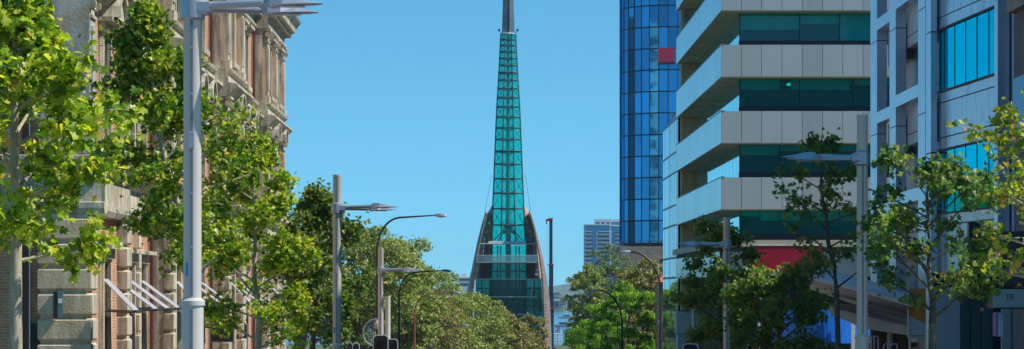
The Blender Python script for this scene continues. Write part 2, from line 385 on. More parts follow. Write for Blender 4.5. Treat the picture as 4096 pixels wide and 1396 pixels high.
# ---------------------------------------------------------------- bell tower
D0 = 650.0
def T(zx, zy, dy=0.0): return P(1840 + zx/1.6886, 780 + zy/1.6886, D0 + dy) if True else None
def TW(zx, zy, dy=0.0):     # metric position on the tower, independent of depth offset
    p = T(zx, zy); return Vector((p.x, D0+dy, p.z))
M['tealglass'] = seeglass('tealglass', (0.0,0.92,0.84), 0.05, 0.05, 0.18, (0.0,0.46,0.46))
M['tealdark'] = seeglass('tealdark', (0.0,0.62,0.58), 0.05, 0.05, 0.42, (0.0,0.15,0.15))
M['towersteel'] = plain('towersteel', (0.035,0.10,0.10), 0.5, 0.3)
M['mastgrey'] = mottled('mastgrey', (0.15,0.16,0.19), (0.24,0.25,0.29), 0.6, 0.4, 0.3, 0.0)
m, n, b, out = mat('copper')
tb = n.nodes.new('ShaderNodeTexBrick'); tb.inputs['Scale'].default_value = 1; tb.inputs['Brick Width'].default_value = 2.6; tb.inputs['Row Height'].default_value = 0.75; tb.inputs['Mortar Size'].default_value = 0.035
tb.inputs['Color1'].default_value = (0.23,0.155,0.13,1); tb.inputs['Color2'].default_value = (0.29,0.20,0.17,1); tb.inputs['Mortar'].default_value = (0.07,0.05,0.05,1)
n.links.new(flatwall_vec(n), tb.inputs['Vector']); n.links.new(tb.outputs[0], b.inputs['Base Color']); b.inputs['Roughness'].default_value = 0.55; b.inputs['Metallic'].default_value = 0.25; M['copper'] = m
M['ledge'] = plain('ledge', (0.5,0.53,0.55), 0.4)
CX = T(326, 0).x; GZ = -12.0
bt = thing('bell_tower', 'tall tapering teal glass bell tower with brown copper sails, centre of the view', 'tower', (CX, D0, GZ))
# spire profile (y in photo pixels, width in photo pixels)
prof = [(135, 59), (300, 76), (450, 94), (620, 107), (780, 120), (970, 136)]
def sw(z):
    py = HY - (z-EYE)*F/D0
    for (a, wa), (b_, wb) in zip(prof, prof[1:]):
        if py <= b_: return (wa+(wb-wa)*(py-a)/(b_-a))/F*D0/2
    return prof[-1][1]/F*D0/2
rows = [159, 182, 208, 234, 262, 292, 321, 355, 391, 428, 469, 512, 558, 606, 657, 715, 773, 835, 900, 968]
zs = [Z(py, D0) for py in [137]+rows]
def octa(z, k=1.0):
    r = sw(z)*k/math.cos(math.pi/8)
    return [Vector((CX + r*math.cos(math.pi/8 + math.pi/4*i), D0 + r*math.sin(math.pi/8+math.pi/4*i), z)) for i in range(8)]
gl = MB(); fr = MB(); br = MB()
O = [octa(z) for z in zs]
for k in range(len(zs)-1):
    for i in range(8):
        j2 = (i+1) % 8
        gl.poly([O[k][i], O[k][j2], O[k+1][j2], O[k+1][i]])
        s = sw(zs[k])*.06+.03
        fr.tube([O[k][i]*1.0, O[k+1][i]], .15, 4, False)
        fr.tube([O[k+1][i], O[k+1][j2]], .20 if k in (5, 13) else .13, 4, False)
        if 4 <= i <= 7 or k % 2 == 0:
            br.tube([O[k][i], O[k+1][j2]], .042, 3, False); br.tube([O[k][j2], O[k+1][i]], .042, 3, False)
gl.build('glass_spire', M['tealglass'], bt); fr.build('spire_frame', M['towersteel'], bt); br.build('spire_bracing', M['towersteel'], bt)
MB().tube([(CX, D0, GZ), (CX, D0, zs[0])], [.8, .28], 10).build('lift_core', mottled('core', (0.1,0.32,0.32), (0.2,0.42,0.42), 1, .6), bt)
mb = MB()
for k in range(1, len(zs)):
    o8 = octa(zs[k], .97)
    for i in range(0, 8, 2): mb.tube([o8[i], (CX, D0, zs[k]-.4)], .05, 3, False)
mb.build('spire_struts', M['towersteel'], bt)
# machinery inside the lower spire
mb = MB(); zb = Z(962, D0)
for i in range(8):
    a = math.pi/4*i; mb.tube([(CX+3.3*math.cos(a), D0+3.3*math.sin(a), zb), (CX+1.2*math.cos(a), D0+1.2*math.sin(a), zb+2.3), (CX+.4*math.cos(a), D0+.4*math.sin(a), zb+4.4)], .12, 4)
mb.lathe((CX, D0, zb+1.6), [(0,0),(1.7,0),(1.6,.35),(.7,.8),(.5,2.4),(0,2.6)], 10)
mb.build('bell_frame', M['black'], bt)
# mast
zt = zs[0]; mb = MB()
h0 = 51/F*D0/2; topz = zt + 20
for sx in (-1, 1):
    a, b_ = sx*h0*.16, sx*h0; c, d_ = sx*h0*.10, sx*h0*.6
    for (y0, y1) in ((-.75, .75),):
        i = mb.add([(CX+a, D0-.9, zt), (CX+b_, D0-.5, zt), (CX+b_, D0+.5, zt), (CX+a, D0+.9, zt),
                    (CX+c, D0-.2, topz), (CX+d_, D0-.15, topz), (CX+d_, D0+.15, topz), (CX+c, D0+.2, topz)])
        for q in ((0,1,2,3),(4,5,6,7),(0,1,5,4),(1,2,6,5),(2,3,7,6),(3,0,4,7)): mb.f.append(tuple(i+k for k in q))
mb.build('mast', M['mastgrey'], bt)
MB().box(CX-.22, CX+.22, D0-.1, D0+.1, zt, zt+19).build('mast_core', M['towersteel'], bt)
mb = MB(); 
for k in range(16): 
    z = zt + .5 + k*1.1; f = 1-k/18; mb.beam((CX-.35*f, D0-.55, z), (CX+.35*f, D0-.55, z+.5), .06); mb.beam((CX-.35*f, D0-.55, z+.5), (CX+.35*f, D0-.55, z+1.1), .06)
mb.build('mast_lattice', M['towersteel'], bt)
MB().lathe((CX, D0, zt-.1), [(0,0),(1.72,0),(1.72,.25),(1.5,.35),(0,.35)], 8).build('mast_base', M['ledge'], bt)
for sx in (-1, 1):
    q = MB(); q.tube([(CX+sx*1.6, D0-.3, zt+.2), (CX+sx*2.1, D0-.3, zt+.7)], .06, 5); q.bbox(CX+sx*2.1-.22, CX+sx*2.1+.22, D0-.55, D0-.05, zt+.65, zt+1.2, .05); q.build('floodlight', M['black'], bt)
# lower body of glass
def slab(zx0, zx1, zy, y0, y1, th, name, m):
    a, b_ = TW(zx0, zy), TW(zx1, zy)
    return MB().bbox(a.x, b_.x, D0+y0, D0+y1, a.z-th/2, a.z+th/2, .04).build(name, m, bt)
def body(zx0, zx1, zx2, zx3, zy0, zy1, yf, yb, name, m, cham=2.0):
    a0, a1 = TW(zx0, zy0), TW(zx1, zy0); b0, b1 = TW(zx2, zy1), TW(zx3, zy1)
    def ring(p, q, z): return [(p+cham, D0+yf, z), (q-cham, D0+yf, z), (q, D0+yf+cham, z), (q, D0+yb, z), (p, D0+yb, z), (p, D0+yf+cham, z)]
    r0 = ring(a0.x, a1.x, a0.z); r1 = ring(b0.x, b1.x, b0.z); mb = MB()
    for k in range(6): k2 = (k+1) % 6; mb.poly([r0[k], r0[k2], r1[k2], r1[k]])
    return mb.build(name, m, bt)
body(206, 445, 200, 452, 340, 458, -4.2, 4.2, 'upper_glass_room', M['tealglass'], 1.2)
body(200, 452, 200, 452, 458, 1092, -5.4, 5, 'glass_atrium', M['tealdark'], 1.2)
body(108, 548, 84, 570, 570, 1092, -4.6, 6, 'glass_hall', M['tealdark'], .8)
mb = MB()      # floors, columns inside the hall
for zy in (458, 515, 570, 630, 690, 750, 805, 860):
    a, b_ = TW(118 if zy > 560 else 205, zy), TW(540 if zy > 560 else 448, zy); mb.box(a.x, b_.x, D0-3.8, D0+5, a.z-.15, a.z+.1)
for zx in (205, 255, 275, 378, 400, 448, 500, 150):
    a, b_ = TW(zx, 570 if zx in (500, 150) else 345), TW(zx, 1090); mb.beam((a.x, D0-3.6, b_.z), (a.x, D0-3.6, a.z), .22)
mb.build('floor_structure', M['towersteel'], bt)
mb = MB()
for (zx, za, zb_) in ((150, 340, 690), (252, 340, 800), (272, 458, 800), (378, 345, 800), (398, 458, 805), (504, 330, 690), (200, 345, 900), (450, 345, 900)):
    a, b_ = TW(zx, za), TW(zx, zb_); mb.beam((a.x, D0-5.6, b_.z), (a.x, D0-5.6, a.z), .09)
mb.build('glazing_bars', M['towersteel'], bt)
slab(192, 446, 322, -4.6, 4.6, .5, 'ledge', M['ledge']); slab(138, 514, 332, -5.6, 5, .14, 'ledge', M['ledge'])
slab(112, 519, 456, -7.6, 5, .3, 'balcony_floor', M['ledge'])
for (a, b_, zy) in ((100, 552, 569), (130, 521, 688), (388, 482, 805)): slab(a, b_, zy, -6.0, -4.7, .2, 'ledge', M['ledge'])
a, b_ = TW(112, 410), TW(519, 410); c = TW(112, 453)
mb = MB(); mb.box(a.x, b_.x, D0-7.62, D0-7.58, c.z, a.z); mb.box(a.x, a.x+.04, D0-7.5, D0-2, c.z, a.z); mb.box(b_.x-.04, b_.x, D0-7.5, D0-2, c.z, a.z)
mb.build('glass_balustrade', seeglass('railglass', (0.75,0.85,0.86), .2, .05, .25, (.35,.42,.44)), bt)
MB().tube([(a.x, D0-7.6, a.z), (b_.x, D0-7.6, a.z)], .05, 6).build('handrail', M['ledge'], bt)
# copper sails: each a curved shell with a thick edge
def curve(pts, t):
    ys_ = [p[1] for p in pts]
    for (x0, y0), (x1, y1) in zip(pts, pts[1:]):
        if t <= y1: return x0 + (x1-x0)*(t-y0)/(y1-y0)
    return pts[-1][0]
def sail(outer, inner, y_out, y_in, y0, y1, name, m, holes=None, n=48, mcol=10):
    mb = MB(); g = []
    for i in range(n+1):
        zy = y0+(y1-y0)*i/n; xo, xi = curve(outer, zy), curve(inner, zy); row = []
        for j_ in range(mcol+1):
            u = j_/mcol; e = math.sin(u*math.pi/2)
            row.append(TW(xo+(xi-xo)*(1-math.cos(u*math.pi/2)), zy, y_out+(y_in-y_out)*e))
        g.append(row)
    i0 = mb.add([p for r in g for p in r])
    for i in range(n):
        for j_ in range(mcol):
            if holes and holes(i/n, j_/mcol, i): continue
            a = i0+i*(mcol+1)+j_; mb.f.append((a, a+1, a+mcol+2, a+mcol+1))
    o = mb.build(name, m, bt, smooth=True)
    sd = o.modifiers.new('thickness', 'SOLIDIFY'); sd.thickness = .35; sd.offset = 0
    return o
LO = [(180,115),(150,200),(120,320),(95,440),(72,550),(55,640),(42,740),(36,900),(33,1092)]
LI = [(181,115),(172,150),(150,260),(135,330),(117,430),(104,540),(96,650),(90,900),(86,1092)]
RO = [(470,115),(500,200),(535,330),(560,440),(585,580),(603,720),(612,900),(616,1092)]
RI = [(469,115),(478,160),(500,240),(517,330),(535,430),(549,540),(556,650),(562,900),(566,1092)]
M['copper_brightened'] = mottled('copper_brightened', (0.46,0.27,0.20), (0.58,0.35,0.27), 0.8, 0.6, 0.2, 0.1)  # rear copper lightened in colour to offset the shade it stands in
sail(LO, LI, 3, -7, 116, 1092, 'copper_sail', M['copper']); sail(RO, RI, 3, -7, 116, 1092, 'copper_sail', M['copper'])
slot = lambda u, v, i: (.2 < u < .68) and (.47 < v < .56) and i % 4 < 3
LO2 = [(222,64),(184,130),(160,220),(132,330),(118,450),(102,570)]; LI2 = [(224,64),(226,150),(222,330),(220,450),(215,570)]
RO2 = [(433,64),(468,130),(499,210),(524,330),(538,450),(550,570)]; RI2 = [(431,64),(436,150),(444,330),(448,450),(450,570)]
sail(LO2, LI2, 5, 1.5, 65, 569, 'rear_copper_sail', M['copper_brightened'], slot, 60, 24); sail(RO2, RI2, 5, 1.5, 65, 569, 'rear_copper_sail', M['copper_brightened'], slot, 60, 24)
for k, (zx, zy) in enumerate([(452, 182), (458, 218), (462, 250), (478, 248), (480, 275), (500, 345), (508, 378), (512, 400), (196, 190), (182, 250), (165, 300), (152, 345)]):
    p = TW(zx, zy, -1.0); q = MB(); q.lathe((p.x, p.y, p.z), [(0,.35),(.14,.32),(.18,.1),(.3,-.15),(0,-.15)], 10); q.tube([(p.x, p.y, p.z+.3), (p.x, p.y+3.5, p.z+.4)], .03, 4); q.build('bell', M['ledge'], bt)
for k, (zx, zy, r_) in enumerate([(450, 303, .55), (468, 303, .5), (486, 305, .45)]):
    p = TW(zx, zy, -2); MB().lathe((p.x, p.y, p.z), [(0,.6),(r_*.5,.55),(r_*.6,.1),(r_,-.5),(0,-.5)], 12).build('bell', M['mastgrey'], bt)
for sx, a, b_ in ((-1, (215, -2), (130, 345)), (1, (440, -2), (505, 330))):
    p, q = TW(a[0]+(0), a[1]-140, -1), TW(b_[0], b_[1], -4); MB().tube([p, q], .045, 4).build('stay_cable', M['towersteel'], bt)
    p = TW(b_[0], b_[1], -4.5); MB().bbox(p.x-.3, p.x+.3, p.y-.3, p.y+.3, p.z-.2, p.z+.3, .06).build('cable_anchor', M['ledge'], bt)
p = TW(517, 510, -6); mb = MB().tube([p, (p.x, p.y, p.z-1.4)], .06, 5); mb.bbox(p.x-.25, p.x+.3, p.y-.3, p.y+.2, p.z-.1, p.z+.3, .05); mb.box(p.x-.35, p.x+.45, p.y-.35, p.y-.3, p.z-1.2, p.z-.6)
mb.build('lamp_bracket', M['white'], bt)
q = TW(475, 690, -5.8); q2 = TW(500, 560, -4.8); MB().tube([q, q2], .07, 5).build('ladder_rail', M['ledge'], bt)
# a visitor on the balcony
def person(loc, label, shirt, trousers, lean=0.0):
    r = thing('person', label, 'person', loc)
    x, y, z = loc
    me = bpy.data.meshes.new('body'); V = [(0,0,.95),(0,0,1.2),(0,0,1.42),(0,0,1.52),(0,-.02,1.62),(0,-.02,1.75),(.1,0,.88),(.11,0,.5),(.11,0,.06),(.11,-.14,.04),(-.1,0,.88),(-.12,0,.5),(-.12,0,.06),(-.12,-.14,.04),
         (.2,0,1.4),(.27,-.05,1.12),(.2,-.28,1.05),(-.2,0,1.4),(-.27,-.05,1.12),(-.2,-.28,1.05)]
    E = [(0,1),(1,2),(2,3),(3,4),(4,5),(0,6),(6,7),(7,8),(8,9),(0,10),(10,11),(11,12),(12,13),(2,14),(14,15),(15,16),(2,17),(17,18),(18,19)]
    rad = [.15,.14,.15,.055,.09,.085,.09,.06,.045,.035,.09,.06,.045,.035,.055,.042,.03,.055,.042,.03]
    me.from_pydata([(x+a, y+b_, z+c) for a, b_, c in V], E, []); o = bpy.data.objects.new('body', me); COL.objects.link(o); o.parent = r; o.matrix_parent_inverse = wm(r).inverted()
    sm = o.modifiers.new('skin', 'SKIN'); me.skin_vertices.new(name='') if not me.skin_vertices else None
    for k, v in enumerate(me.skin_vertices[0].data): v.radius = (rad[k], rad[k]*.8); v.use_root = (k == 0)
    o.modifiers.new('sub', 'SUBSURF').levels = 1; me.materials.append(shirt)
    MB().lathe((x, y+.01, z+1.66), [(.1,-.04),(.115,.02),(.1,.1),(.05,.15),(0,.16)], 10).build('hair', M['black'], r, smooth=True)
    mb = MB(); 
    for sx in (-1, 1): mb.tube([(x+sx*.09, y, z+.98), (x+sx*.11, y, z+.5), (x+sx*.115, y, z+.08)], [.125, .09, .07], 10)
    mb.build('trousers', trousers, r, smooth=True)
    return r
p = TW(488, 452, -6.6)
person((p.x, p.y, TW(0, 456).z+.15), 'person in a blue shirt standing at the tower balcony rail', plain('shirt', (0.08,0.12,0.25), .8), plain('trousers', (0.02,0.02,0.03), .8))

# ---------------------------------------------------------------- mobile crane boom beside the tower
dc = 690.0; M['craneblue'] = mottled('craneblue', (0.035,0.05,0.085), (0.055,0.075,0.12), 0.4, 0.35, 0.2, 0.0)
cr = thing('mobile_crane', 'dark blue telescopic crane boom with red tip standing upright right of the bell tower', 'crane', (X(2206, dc), dc, -12))
def seg(px0, px1, py0, py1, name, m, y=0):
    return MB().bbox(X(px0,dc), X(px1,dc), dc-.6+y, dc+.6-y, Z(py1,dc), Z(py0,dc), .1).build(name, m, cr)
seg(2197, 2210, 882, 1062, 'boom_section', M['craneblue'], .12); seg(2196, 2213, 1060, 1240, 'boom_section', M['craneblue'], .06); seg(2193, 2215, 1238, 1411, 'boom_section', M['craneblue'])
seg(2193, 2211, 872, 884, 'boom_head', M['redsteel']); 
mb = MB().bbox(X(2184,dc), X(2194,dc), dc-.3, dc+.3, Z(884,dc), Z(876,dc), .05); mb.tube([(X(2186,dc), dc, Z(884,dc)), (X(2186,dc), dc, Z(895,dc))], .15, 6); mb.build('sheave', M['redsteel'], cr)
MB().tube([(X(2195,dc), dc, Z(882,dc)), (X(2187,dc), dc, Z(875,dc)), (X(2194,dc), dc-.7, Z(1400,dc))], .035, 4).build('hoist_rope', M['white'], cr)
for py in (1058, 1234): seg(2192, 2216, py-2, py+4, 'collar', M['redsteel'], -.1)
MB().bbox(X(2190,dc), X(2222,dc), dc-4, dc+4, -11.9, -10.4, .3).build('carrier', M['craneblue'], cr)

# ---------------------------------------------------------------- distant white office beyond the fig trees (left of tower)
d = 900.
r = thing('office_block', 'small pale rooftop with dark windows between the fig crown and the bell tower', 'building', (X(1857,d), d, -12))
MB().box(X(1825,d), X(1882,d), d, d+14, -12, Z(1108,d)).build('wall', M['farwhite'], r)
MB().box(X(1845,d), X(1868,d), d+1, d+8, Z(1108,d)+.002, Z(1096,d)).build('plant_room', M['farwhite'], r)
mb = MB(); [mb.box(X(1828+k*9,d), X(1835+k*9,d), d-.06, d+.05, Z(1122,d), Z(1114,d)) for k in range(6)]; mb.build('window', M['farglass'], r)
mb = MB(); [mb.box(X(1828+k*9,d), X(1835+k*9,d), d-.06, d+.05, Z(1142,d), Z(1132,d)) for k in range(6)]; mb.build('window', M['farglass'], r)

# ---------------------------------------------------------------- apartment block across the water
d = 1900.; ap = thing('apartment_block', 'distant pale apartment block with blue glazing and a white crown of fins', 'building', (X(2410,d), d, -12))
M['aptglass'] = mirror('aptglass', (0.05,0.25,0.42), .15, .0, metal=.45)
M['aptbalc'] = plain('aptbalc', (0.22,0.34,0.42), .3)
x0, x1 = X(2338,d), X(2560,d); zt = Z(900,d)
MB().box(x0, x1, d, d+22, -12, zt).build('wall', M['farwhite'], ap)
def wpan(a, b_, c, e, nm, m, y=.3): return MB().box(X(a,d), X(b_,d), d-y, d+.1, Z(e,d), Z(c,d)).build(nm, m, ap)
wpan(2344, 2438, 901, 924, 'window', M['aptglass']); wpan(2445, 2500, 905, 924, 'window', M['aptglass'])
wpan(2344, 2370, 928, 1120, 'window', M['farglass']); wpan(2370, 2384, 926, 1120, 'window', M['aptglass'], .5)
wpan(2389, 2438, 928, 1120, 'window', M['farglass']); wpan(2445, 2459, 926, 1120, 'window', M['aptglass'], .5); wpan(2460, 2500, 928, 1120, 'window', M['farglass'])
for k in range(12):
    y = 934+16*k
    for a, b_ in ((2335, 2369), (2390, 2437), (2460, 2500)):
        MB().box(X(a,d), X(b_,d), d-1.6, d+.0-.01, Z(y+8,d), Z(y,d)).build('balcony', M['aptbalc'], ap)
wpan(2336, 2438, 897, 901, 'cornice', M['farwhite'], 1.5); wpan(2438, 2445, 876, 1120, 'fin_wall', M['farwhite'], 1.2); wpan(2344, 2369, 925, 928, 'band', M['farwhite'], 1.4); wpan(2385, 2438, 925, 928, 'band', M['farwhite'], 1.4); wpan(2385, 2389, 925, 1100, 'band', M['farwhite'], 1.4)
wpan(2445, 2500, 902, 905, 'band', M['farwhite'], 1.4)
MB().box(X(2378,d), X(2500,d), d+1, d+14, zt+.002, Z(888,d)).build('plant_room', M['aptglass'], ap)
for a in (2377, 2399, 2419): wpan(a, a+6, 876, 900, 'crown_fin', M['farwhite'], .6)
MB().box(X(2380,d), X(2437,d), d+.5, d+14, Z(887,d), Z(877,d)).build('crown', M['farwhite'], ap)
MB().box(X(2450,d), X(2478,d), d+.5, d+14, Z(887,d), Z(877,d)).build('crown', M['farwhite'], ap)

# ---------------------------------------------------------------- blue glass tower
d0 = 540.0; bw = thing('glass_tower', 'tall rounded blue glass office tower with one red pane behind the white banded building', 'building', (X(2760,d0), d0, -12))
M['bluemirror'] = mirror('bluemirror', (0.04,0.26,0.49), .04, .05, .16, .28, metal=.9)
M['mull'] = plain('mull', (0.012,0.02,0.045), .4)
Rr = 10.4; cx, cy = X(2480,d0)+Rr, d0
planp = [(cx, cy-0 + Rr)] if False else []
for k in range(10):      # quarter turn from the left flank to the front
    a = math.pi + (math.pi/2)*k/9; planp.append((cx+Rr*math.cos(a), cy+Rr*math.sin(a)))
x = cx
for k in range(9): x += 2.55; planp.append((x, cy-Rr))
planp = [(cx-Rr+2.2, cy+22), (cx-Rr+1.3, cy+15), (cx-Rr+.5, cy+7)] + planp
z0b = Z(976, d0); fh = 4.014; 
# floor lines measured on the left flank at 42 px + 84.5 k
zl = [Z(42+84.5*k, d0) for k in range(-3, 11)] + [z0b]
gp = MB(); mm = MB()
for i in range(len(zl)-1):
    za, zb = zl[i], zl[i+1]
    for (xa, ya), (xb, yb) in zip(planp, planp[1:]):
        if i == 2+3 and False: continue
        gp.poly([(xa, ya, zb), (xb, yb, zb), (xb, yb, za), (xa, ya, za)])
o = gp.build('curtain_wall', M['bluemirror'], bw)
for (xa, ya) in planp: mm.beam((xa, ya-.03, z0b), (xa, ya-.03, zl[0]), .13)
for z in zl:
    for (xa, ya), (xb, yb) in zip(planp, planp[1:]): mm.beam((xa, ya-.03, z), (xb, yb-.03, z), .17)
mm.build('mullions', M['mull'], bw)
ib = MB(); ib.prism([(p[0]*1, p[1]+.4) for p in planp]+[(x, cy+22)], 2, -12, zl[0]+1); ib.build('core_wall', M['mull'], bw)
fy = cy-Rr
MB().box(X(2632,fy), X(2698,fy), fy-.22, fy-.12, Z(249,fy), Z(191,fy)).build('red_pane', plain('redpane', (0.42,0.015,0.05), .35), bw)
MB().box(X(2632,fy)-.1, X(2698,fy)+.1, fy-.2, fy-.13, Z(256,fy), Z(250,fy)).build('pane_trim', M['mull'], bw)
M['podium'] = brick('podium', (0.34,0.27,0.22), (0.27,0.22,0.18), (0.2,0.17,0.14), 2.0, .9, .04)
pd = MB().prism([(X(2460,d0)+.5, d0-11.2), (X(2460,d0)+.5, d0+24), (x+2, d0+24), (x+2, d0-11.2)], 2, -12, Z(985, d0-11)); pd.build('podium', M['podium'], bw)
dd = d0-11.2
for a, b_ in ((2640, 2700), (2720, 2790)): MB().box(X(a,dd), X(b_,dd), dd-.05, dd+.1, Z(1052,dd), Z(1036,dd)).build('window', M['mull'], bw)
MB().box(X(2620,dd), X(2800,dd), dd-.8, dd-.01, Z(1068,dd), Z(1058,dd)).build('ledge', plain('ledgebeige', (.5,.42,.3), .7), bw)
mb = MB()
for k in range(9): xx = X(2485+38*k, dd); mb.beam((xx, dd+.3, Z(985,dd)), (xx, dd+.3, Z(962,dd)), .08)
for py in (963, 972): mb.beam((X(2485,dd), dd+.3, Z(py,dd)), (X(2800,dd), dd+.3, Z(py,dd)), .07)
mb.build('railing', M['mull'], bw)
# house with a terracotta roof glimpsed beside the mirror facade
d = 236.; r = thing('tiled_roof_house', 'small building with an orange red roof peeping out between green tree and mirror facade', 'house', (X(2665,d), d, G(d)))
mb = MB(); a, b_ = X(2628,d), X(2720,d); mb.prism([(a, Z(1128,d)), (b_, Z(1128,d)), (b_-.3, Z(1062,d)), (b_-.9, Z(1062,d)), ((a+b_)/2-.2, Z(1086,d))], 1, d-.2, d+8)
mb = MB(); zr = Z(1128,d); ztop = Z(1085,d)
i = mb.add([(a,d,zr),(b_,d,zr),(b_,d+8,zr),(a,d+8,zr),(a+1.0,d+4,ztop),(b_-.2,d+4,ztop)])
mb.f += [(i,i+1,i+5,i+4),(i+1,i+2,i+5),(i+2,i+3,i+4,i+5),(i+3,i,i+4),(i,i+1,i+2,i+3)]
mb.build('roof', ribbed('terracotta', (.38,.09,.04), (.55,.16,.08), 2.2, 'X', .8, 0), r)
MB().box(a+.25, b_-.2, d+.25, d+7.7, G(d), zr-.003).build('wall', M['brick'], r)
MB().box(a+.5, a+1.2, d+.2, d+.3, Z(1230,d), Z(1150,d)).build('window', M['white'], r)
MB().box(a+.1, b_, d+.0, d+.6, Z(1290,d), Z(1280,d)).build('string_course', M['stone'], r)
# ---------------------------------------------------------------- left: brick and stone government building
LX = lambda s: -11.7 - 0.009*(s-78.1)
TL = lambda s, n, z: (LX(s)+n, s, z)
lb = thing('heritage_building', 'long ornate brick and stone building with pilasters and heavy cornice on the left', 'building', (-12.3, 110, G(110)))
ZG = -5.2; Z0, Z1, ZT = 6.3, 11.1, 15.9      # ground, first floor line, second floor line, top entablature
pav = [(77.0, 85.6), (97.0, 104.0), (118.0, 126.0), (139.6, 151.4)]
rec = [(85.6, 97.0), (104.0, 118.0), (126.0, 139.6)]
wins = {0: [81.6], 1: [100.5], 2: [122.0], 3: [143.0, 148.2]}
rwins = {0: [88.4, 91.6, 94.8], 1: [107.4, 111.0, 114.6], 2: [129.2, 132.4, 135.6]}
RN = -0.55
sect = [(a, b, 0.0, wins[k]) for k, (a, b) in enumerate(pav)] + [(a, b, RN, rwins[k]) for k, (a, b) in enumerate(rec)]
wall = MB(TL)
WW = 0.72
allw = []
for a, b, n0, ws in sect:
    ops = []
    for c in ws:
        for (za, zb) in ((-3.6, 3.9), (7.3, 10.35), (12.75, 15.2)): ops.append((c-WW, c+WW, za, zb)); allw.append((c, n0, za, zb))
    wall.grid_wall(a, b, ZG, 17.3, n0, ops, .35)
for a, b in pav:
    for s in (a, b): MB(TL).poly([(s, 0, ZG), (s, RN-.01, ZG), (s, RN-.01, 17.3), (s, 0, 17.3)]).build('return_wall', M['stone'], lb)
wall.build('wall', M['brick'], lb)
bk = MB(TL); bk.box(77.32, 151.4, -16, -.95, ZG, 16.8); bk.build('inner_wall', M['reddoor'], lb)
rf = MB(TL); rf.prism([(-16.5, 16.9), (.1, 16.9), (-3.5, 19.0), (-13, 19.0)], 0, 77.1, 151.3) if False else rf.box(77.1, 151.3, -16.2, .0, 17.3, 17.42); rf.build('roof', M['zinc'], lb)
# windows
for c, n0, za, zb in allw:
    f = MB(TL); jw = .22
    f.box(c-WW-jw, c-WW, n0-.02, n0+.13, za, zb+.02); f.box(c+WW, c+WW+jw, n0-.02, n0+.13, za, zb+.02)
    f.box(c-WW-jw-.1, c-WW-jw+.02, n0-.02, n0+.06, za, zb-.1); f.box(c+WW+jw-.02, c+WW+jw+.1, n0-.02, n0+.06, za, zb-.1)
    f.box(c-WW-jw-.15, c+WW+jw+.15, n0-.02, n0+.2, zb+.021, zb+.3)
    f.box(c-WW-jw-.25, c+WW+jw+.25, n0-.02, n0+.42, zb+.3, zb+.42)
    f.box(c-WW-jw-.15, c+WW+jw+.15, n0-.02, n0+.3, za-.22, za-.003)
    f.box(c-WW, c-WW+.1, n0-.34, n0-.2, za, zb); f.box(c+WW-.1, c+WW, n0-.34, n0-.2, za, zb); f.box(c-.05, c+.05, n0-.335, n0-.21, za, zb); f.box(c-WW+.1, c-.05, n0-.33, n0-.21, (za+zb)/2-.05, (za+zb)/2+.05); f.box(c+.05, c+WW-.1, n0-.33, n0-.21, (za+zb)/2-.05, (za+zb)/2+.05)
    if 7 < za < 8:      # segmental barrel hood with brackets
        hb = zb+.42; i = []
        for k in range(9):
            a = math.pi*k/8; i.append((c-1.0*math.cos(a), hb+.002+.85*math.sin(a)))
        outer = i; inner = [(c-.78*math.cos(math.pi*k/8), hb+.002+.65*math.sin(math.pi*k/8)) for k in reversed(range(9))]
        for k in range(8):
            p0, p1 = outer[k], outer[k+1]; q0, q1 = inner[8-k], inner[7-k]
            for n_a, n_b in ((n0, n0+.62),):
                v = [(p0[0], n_a, p0[1]), (p1[0], n_a, p1[1]), (p1[0], n_b, p1[1]), (p0[0], n_b, p0[1])]; f.poly(v)
                f.poly([(q0[0], n_a, q0[1]), (q1[0], n_a, q1[1]), (q1[0], n_b, q1[1]), (q0[0], n_b, q0[1])])
                f.poly([(p0[0], n_b, p0[1]), (p1[0], n_b, p1[1]), (q1[0], n_b, q1[1]), (q0[0], n_b, q0[1])])
        f.poly([(x, n0+.5, z) for x, z in outer])
    wf = f.build('window', M['stone'], lb)
    g = MB(TL); g.poly([(c-WW+.0, n0-.3, za), (c+WW, n0-.3, za), (c+WW, n0-.3, zb), (c-WW, n0-.3, zb)]); g.build('pane', M['darkglass'], wf)
# pilasters with capitals on upper floors, rusticated piers at ground floor
def pilaster(s0, s1, n0, first=False):
    p = MB(TL); pr = .26
    for za, zb in ((7.0, 10.7), (12.6, 15.5)):
        p.box(s0+.08, s1-.08, n0-.02, n0+pr, za, zb)
        p.box(s0, s1, n0-.02, n0+pr+.08, za-.35, za-.001)
        p.box(s0+.2, s1-.2, n0+pr-.01, n0+pr+.045, za+.3, zb-.5)
    o = p.build('pilaster', M['stone'] if s0 > 78 else M['pierstone'], lb)
    c = MB(TL)
    for zb in (10.7, 15.5):
        c.box(s0+.04, s1-.04, n0-.02, n0+pr+.06, zb-.28, zb-.2); c.box(s0-.02, s1+.02, n0-.02, n0+pr+.14, zb+.28, zb+.39)
        c.box(s0+.1, s1-.1, n0-.02, n0+pr+.04, zb+.002, zb+.28)
        for ss in (s0-.03, s1-.17):
            cc = []
            for k in range(10): a = 6.283*k/10; cc.append((n0+pr+.02+.15*math.cos(a), zb+.1+.15*math.sin(a)))
            c.prism(cc, 0, ss, ss+.2)
        cc = [(s0+.05, zb-.05)] 
    c.build('capital', M['stone'], o)
    r = MB(TL); z = ZG
    r.box(s0+.06, s1-.06, n0-.02, n0+.17, ZG, 5.2)
    while z < 4.9:
        r.bbox(s0-.03, s1+.03, n0-.01, n0+.32, z+.03, z+.64, .055); z += .682
    r.build('rusticated_pier', M['stone'], lb)
pl = []
for a, b in pav: pl += [(a, a+1.05), (b-1.05, b)]
pl = [pl[0], (84.55, 85.6)] + pl[2:]
for a, b in pl: pilaster(a, b, 0.0)
pilaster(145.1, 146.1, 0.0)
for a, b in rec:
    q = (b-a)/3.0
